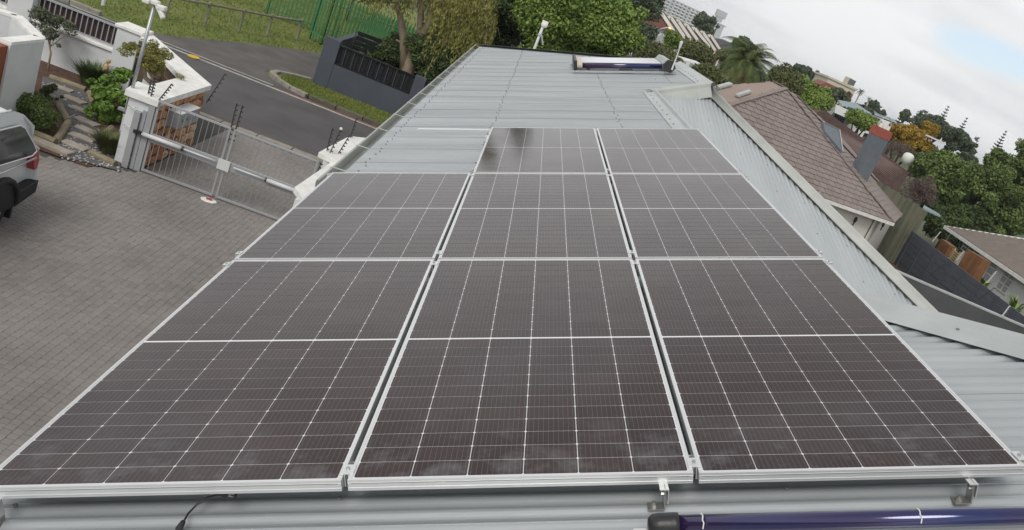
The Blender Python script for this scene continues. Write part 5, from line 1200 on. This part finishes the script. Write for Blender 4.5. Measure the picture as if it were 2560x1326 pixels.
# norfolk pines
for px, py, h, yy, lb in ((2262, 275, 58, 100, 'leftmost star tiered pine above the blue roof'), (2372, 266, 60, 105, 'star tiered pine over the flat crowned pine'), (2418, 295, 52, 105, 'star tiered pine right of the dark pines'), (2448, 344, 24, 105, 'smallest star tiered pine tip'), (2516, 328, 46, 100, 'rightmost star tiered pine above the huge tree')):
    top = Y(px, py, yy); t = thing('norfolk_pine', lb, 'tree', (top[0], top[1], -3), group='star tiered pines on the skyline'); H_ = top[2] + 3; sc = pxr(1, yy)
    MB().tube([(0, 0, 0), (0, 0, H_)], [.14, .03], 6).out('trunk', M['barkd'], t); V = []; m_ = int(h / 8)
    for k in range(m_ + 3):
        z_ = H_ - (k + .3) * 8 * sc; R_ = min(3 + k * 1.7, 12) * sc * random.uniform(.8, 1.1)
        for j in range(6):
            a = j * 1.047 + k; e_ = np.array([math.cos(a) * R_, math.sin(a) * R_, z_ + R_ * .35]); p = np.array([0, 0, z_]); s = np.array([0, 0, .07]); sd_ = np.array([-math.sin(a), math.cos(a), 0]) * .10
            V += [p - s, p + s, e_ + s, e_ - s, p - sd_, p + sd_, e_ + sd_, e_ - sd_]
    put('crown', fastmesh('crown', np.array(V)), M['lf_pine'], t)
# palms
def palm(px, py, rad, yy, n, label, lm='lf_palm', skirt=True, zlow=None):
    c = Y(px, py, yy); t = thing('palm_tree', label, 'palm', (c[0], c[1], G)); z0 = c[2] - G; R_ = pxr(rad, yy)
    V = []
    for i in range(n):
        an = i * 2.39996 + random.uniform(-.1, .1); el = math.radians(82 - 105 * (i / n) + random.uniform(-6, 6)); L2 = R_ * random.uniform(.85, 1.1); d = np.array([math.cos(an), math.sin(an), 0]); pts = []
        p = np.array([0, 0, z0]); e_ = el
        for s in range(12):
            pts.append(p.copy()); p = p + (d * math.cos(e_) + ZV * math.sin(e_)) * L2 / 12; e_ -= math.radians(5 + 3.0 * s * .35)
        sd_ = np.array([-math.sin(an), math.cos(an), 0])
        for s in range(1, 11):
            tn = pts[s + 1] - pts[s] if s < 11 else pts[s] - pts[s - 1]
            for f_ in range(3):
                q = pts[s] + tn * f_ / 3; w_ = L2 * .17 * math.sin(math.pi * min(1, (s + f_ / 3) / 12 + .12)) + .02
                for sg in (-1, 1):
                    a_ = q + sd_ * sg * w_ * .9 + tn * .9 - ZV * w_ * .45; V += [q - tn * .10, q + tn * .12, a_ + tn * .08, a_]
    put('crown', fastmesh('crown', np.array(V)), M[lm], t)
    MB().tube([(0, 0, 0), (0, 0, z0 - R_ * .1), (0, 0, z0)], [R_ * .09, R_ * .10, R_ * .07], 10).out('trunk', M['bark'], t)
    if skirt:
        V = []
        for i in range(160):
            an = random.uniform(0, 6.28); p = np.array([0, 0, z0 + R_ * .02]); l = R_ * random.uniform(.3, .62); e_ = p + np.array([math.cos(an) * l * .45, math.sin(an) * l * .45, -l * .8 + R_ * .25 * (i % 3 == 0)]); s = np.array([-math.sin(an), math.cos(an), 0]) * R_ * .022; V += [p - s, p + s, e_ + s, e_ - s]
        put('fruit_stalks', fastmesh('fruit_stalks', np.array(V)), M['lf_orange'], t)
    return t
palm(1868, 156, 104, 50, 64, 'large date palm with orange fruit stalks right of the ridge')
palm(1860, 105, 20, 100, 26, 'small distant palm poking up behind the large palm', 'lf_pine', False)
palm(2152, 230, 15, 130, 24, 'small palm right of the cream building', 'lf_pine', False)
palm(2173, 248, 10, 130, 20, 'tiny palm beyond the first small skyline palm', 'lf_pine', False)
# ------------------------------------------------------------------ far buildings
def block(name, label, cat, p0, p1, yy, h, depth, m, rows, cols, base=None, win=(.5, .45), wm='glass', balcony=0):
    A = Y(*p0, yy); B = Y(*p1, yy); top = A[2]; L2 = np.linalg.norm((B - A)[:2]); t = thing(name, label, cat, (A[0], A[1], top - h), math.atan2(B[1] - A[1], B[0] - A[0]))
    MB().box(0, L2, 0, depth, 0, h).box(-.2, L2 + .2, -.2, depth + .2, h, h + .35).out('wall', M[m], t)
    dw, dh = L2 / cols, h / rows; wb = MB().box(-win[0] * dw / 2, win[0] * dw / 2, -.06, .02, -win[1] * dh / 2, win[1] * dh / 2); wmx = mesh('window', wb.v, wb.f); wmx.materials.append(M[wm])
    bb_ = MB().box(-dw * .42, dw * .42, -1.1, 0, -dh * .5, -dh * .16); bmx = mesh('balcony', bb_.v, bb_.f); bmx.materials.append(M['wbuild'])
    for i in range(cols):
        for j in range(rows):
            put('window', wmx, None, t, ((i + .5) * dw, 0, (j + .55) * dh))
            if balcony and i % balcony != 2: put('balcony', bmx, None, t, ((i + .5) * dw, 0, (j + .5) * dh))
    return t, L2
t, L2 = block('apartment_block', 'long white apartment block with balconies on the skyline', 'apartment block', (1540, -66), (1797, 53), 800, 30, 14, 'ablock', 11, 26, balcony=4)
MB().box(L2 - 3, L2 + 3.0, 1, 9, 29, 33).box(L2 - 4.5, L2 + 5.0, .6, 9.4, 33, 39).out('lift_tower', M['ablock'], t)
MB().box(L2 + 1.5, L2 + 7, 0, 8, 0, 27).box(L2 + 1.2, L2 + 8.5, -.4, 8, 27, 28).out('end_wing', M['ablock'], t)
# brick gable row
gx = [(1653, 32), (1677, 44), (1696, 53), (1717, 63), (1737, 72), (1757, 81), (1777, 90)]
for i, (ax_, ay_) in enumerate(gx):
    yy = 92 + i * 4.2; sc = 1 - i * .02
    lb = ['nearest brick gable of the stepped row, with a wide face', 'second brick gable of the stepped row', 'third brick gable of the stepped row', 'fourth brick gable, middle of the stepped row', 'fifth brick gable of the stepped row', 'sixth brick gable of the stepped row', 'last brick gable of the row, nearest the palm'][i]
    lft = (ax_ - (48 if i == 0 else 16), ay_ + (9 if i == 0 else 1)); rt = (ax_ + 36 * (1 if i < 1 else 1.0), ay_ + 54)
    rt = [(1689, 86), (1710, 92), (1729, 102), (1752, 113), (1773, 117), (1788, 127), (1804, 131)][i]
    P = [Y(*lft, yy), Y(ax_, ay_, yy), Y(*rt, yy)]; zb_ = -3.0
    t = thing('brick_house', lb, 'house', (P[1][0], yy, zb_), group='stepped row of brick houses'); b0_ = np.array([P[1][0], yy, zb_]); P = [p - b0_ for p in P]
    lo = [np.array([P[2][0] - .0, 0, 0]), np.array([P[0][0], 0, 0])]
    MB().extr([P[0], P[1], P[2]] + lo, (0, 4.0, 0)).out('wall', M['brick'], t)
    MB().beam(P[0] - np.array([0, .05, 0]), P[1] - np.array([0, .05, 0]), .3, .35).beam(P[1] - np.array([0, .05, 0]), P[2] - np.array([0, .05, 0]), .3, .35).beam(P[2] - np.array([0, .06, 0]), np.array([P[2][0], -.06, 0]), .22, .22, (0, 1, 0)).out('white_coping', M['petal'], t)
    MB().beam(P[1] + np.array([.3, 2, .12]), P[2] + np.array([.3, 2, .12]), 3.2, .15).out('roof', M['rtile'], t)
    for q in (.25, .75): MB().beam(P[1] + np.array([.3, 4 * q, .22]), P[2] + np.array([.3, 4 * q, .22]), .12, .12).out('roof_strip', M['woodp'], t)
# white gable below
P = [Y(*p, 84) for p in [(1588, 52), (1724, 108), (1700, 119), (1640, 112), (1590, 100)]]; t = thing('white_house', 'white gabled house front below the brick row', 'house', P[0]); P = [p - P[0] for p in P]
MB().extr([P[0], P[1], P[2], P[2] - ZV * 4, P[4] - ZV * 5], (0, 5, 0)).out('wall', M['wbuild'], t); MB().beam(P[0] - np.array([0, .1, -.1]), P[1] - np.array([0, .1, -.1]), .2, .18).out('roof_edge', M['greyroof'], t)
q = [Y(*p, 83.9) - np.array(t.location) for p in [(1627, 96), (1656, 86), (1663, 100), (1650, 112), (1630, 106)]]; MB().extr(q, (0, -.12, 0)).out('porch_gable', M['glassl'], t)
# white striped wall right behind our ridge
t = thing('striped_house', 'white wall with grey shuttered windows just past the ridge', 'house', Y(1700, 150, 50)); b0_ = np.array(t.location)
P = [Y(*p, 50) - b0_ for p in [(1698, 146), (1760, 164), (1752, 190), (1700, 175)]]; MB().extr(P, (0, 3, 0)).out('wall', M['wbuild'], t)
for a_, b_ in ((1706, 1716), (1726, 1733), (1740, 1747)):
    P = [Y(*p, 49.95) - b0_ for p in [(a_, 149 + (a_ - 1700) * .3), (b_, 150 + (b_ - 1700) * .3), (b_ - 6, 170 + (b_ - 1700) * .3), (a_ - 6, 169 + (a_ - 1700) * .3)]]; MB().extr(P, (0, .1, 0)).out('shutter', M['glassl'], t)
P = [Y(*p, 56) - b0_ for p in [(1590, 103), (1610, 112), (1600, 122), (1582, 118)]]; MB().extr(P, (0, 2, 0)).out('annex_wall', M['wbuild'], t)
# dark grey roof beside brick row
P = [Y(*p, 120) for p in [(1782, 95), (1806, 98), (1850, 118), (1850, 150), (1800, 122)]]; tag(MB().extr(P, (0, 6, -1)).out('hall_roof', M['greyroof']), 'dark grey hall roof between the brick row and the palm', 'roof')
# street lamp
c = Y(1634, 108, 70); t = thing('street_lamp', 'curved street lamp with a lit orange lantern', 'street lamp', (c[0], c[1], G)); z1 = Y(1650, 70, 70)
MB().tube([(0, 0, 0), (0, 0, z1[2] - G - .3), (.15, 0, z1[2] - G), (.5, 0, z1[2] - G + .2), tuple(Y(1672, 68, 70) - c + ZV * (c[2] - G))], .07, 8).out('pole', M['gal'], t, smooth=True)
ml_ = bpy.data.materials.new('lit_lantern'); ml_.use_nodes = True; bb_ = ml_.node_tree.nodes['Principled BSDF']; bb_.inputs['Emission Color'].default_value = (1, .35, .08, 1); bb_.inputs['Emission Strength'].default_value = 2.2; bb_.inputs['Base Color'].default_value = (.9, .4, .1, 1)
MB().ball(Y(1674, 71, 70) - c + ZV * (c[2] - G), .10, 10, 6, (1.5, .8, .7)).out('lantern', ml_, t)
# cream building and blue roofs on the right skyline
t, L2 = block('cream_building', 'cream building with a small roof tower on the skyline', 'building', (2072, 196), (2140, 225), 150, 6.5, 8, 'cream', 2, 8, win=(.7, .4), wm='terra')
MB().box(L2 * .6, L2 * .6 + 1.0, .2, 2, 6.5, 8.1).out('roof_tower', M['cream'], t); MB().box(L2 * .6 + .3, L2 * .6 + 1.6, .1, 1.9, 7.0, 8.0).out('tower_window', M['greyroof'], t)
P = [Y(*p, 145) for p in [(2050, 212), (2066, 206), (2092, 218), (2080, 235), (2052, 228)]]; tag(MB().extr(P, (0, 5, 0)).out('brick_gable', M['brick']), 'small pinkish gable left of the cream building', 'house')
for pts, yy, lb in (([(2155, 262), (2215, 290), (2278, 318), (2235, 306), (2170, 282)], 125, 'long grey blue roof running below the skyline palms'), ([(2095, 250), (2140, 258), (2180, 285), (2178, 300), (2110, 272)], 112, 'pale grey blue roof left of the long one')):
    P = [Y(p[0], p[1], yy + (6 if k < 2 else 0)) for k, p in enumerate(pts)]; t = thing('blue_roofed_house', lb, 'house', P[0]); P = [p - np.array(t.location) for p in P]
    MB().extr(P, (0, 0, -.2)).out('roof', M['bluroof'], t); MB().extr([P[4], P[3], P[3] - ZV * 3, P[4] - ZV * 3], (0, 4, 0)).out('wall', M['wbuild'], t)
P = [Y(*p, 95) for p in [(2090, 262), (2122, 276), (2108, 305), (2085, 290)]]; t = thing('white_terrace', 'white terrace with balustrades above the maroon roof', 'house', P[0]); P = [p - np.array(t.location) for p in P]
MB().extr(P, (0, 4, 0)).out('wall', M['wbuild'], t)
for k in range(6):
    p = P[0] + (P[1] - P[0]) * (k + .3) / 6 - np.array([0, .1, .9]); MB().box(p[0], p[0] + .5, p[1] - .1, p[1], p[2] - .9, p[2]).out('window', M['glass'], t)
P = [Y(*p, 92) for p in [(2200, 297), (2285, 330), (2275, 345), (2215, 322)]]; t = thing('white_low_house', 'low white house row behind the chimney top', 'house', P[0]); P = [p - np.array(t.location) for p in P]
MB().extr(P, (0, 4, 0)).out('wall', M['wbuild'], t)
for k in range(5):
    p = P[0] + (P[1] - P[0]) * (k + .3) / 5 - np.array([0, .1, .5]); MB().box(p[0], p[0] + .4, p[1] - .1, p[1], p[2] - .6, p[2]).out('window', M['glass'], t)
P = [Y(2315, 338, 64), Y(2360, 358, 64)]; tag(MB().beam(P[0], P[1], .2, .12).beam(Y(2354, 345, 64), Y(2352, 358, 64), .06, .06).out('white_beam', M['petal']), 'white beam sticking out of the yellow tree', 'beam')

# ------------------------------------------------------------------ air
hz = bpy.data.materials.new('haze_air'); hz.use_nodes = True; hn = hz.node_tree.nodes; hn.clear()
ho = hn.new('ShaderNodeOutputMaterial'); hv = hn.new('ShaderNodeVolumePrincipled'); hv.inputs['Density'].default_value = 0.00025; hv.inputs['Color'].default_value = (.86, .9, .95, 1); hv.inputs['Anisotropy'].default_value = 0.0
hz.node_tree.links.new(hv.outputs[0], ho.inputs['Volume'])
tag(MB().box(-3010, 4010, -610, 5010, G - 1.5, 60).out('haze', hz), kind='stuff')
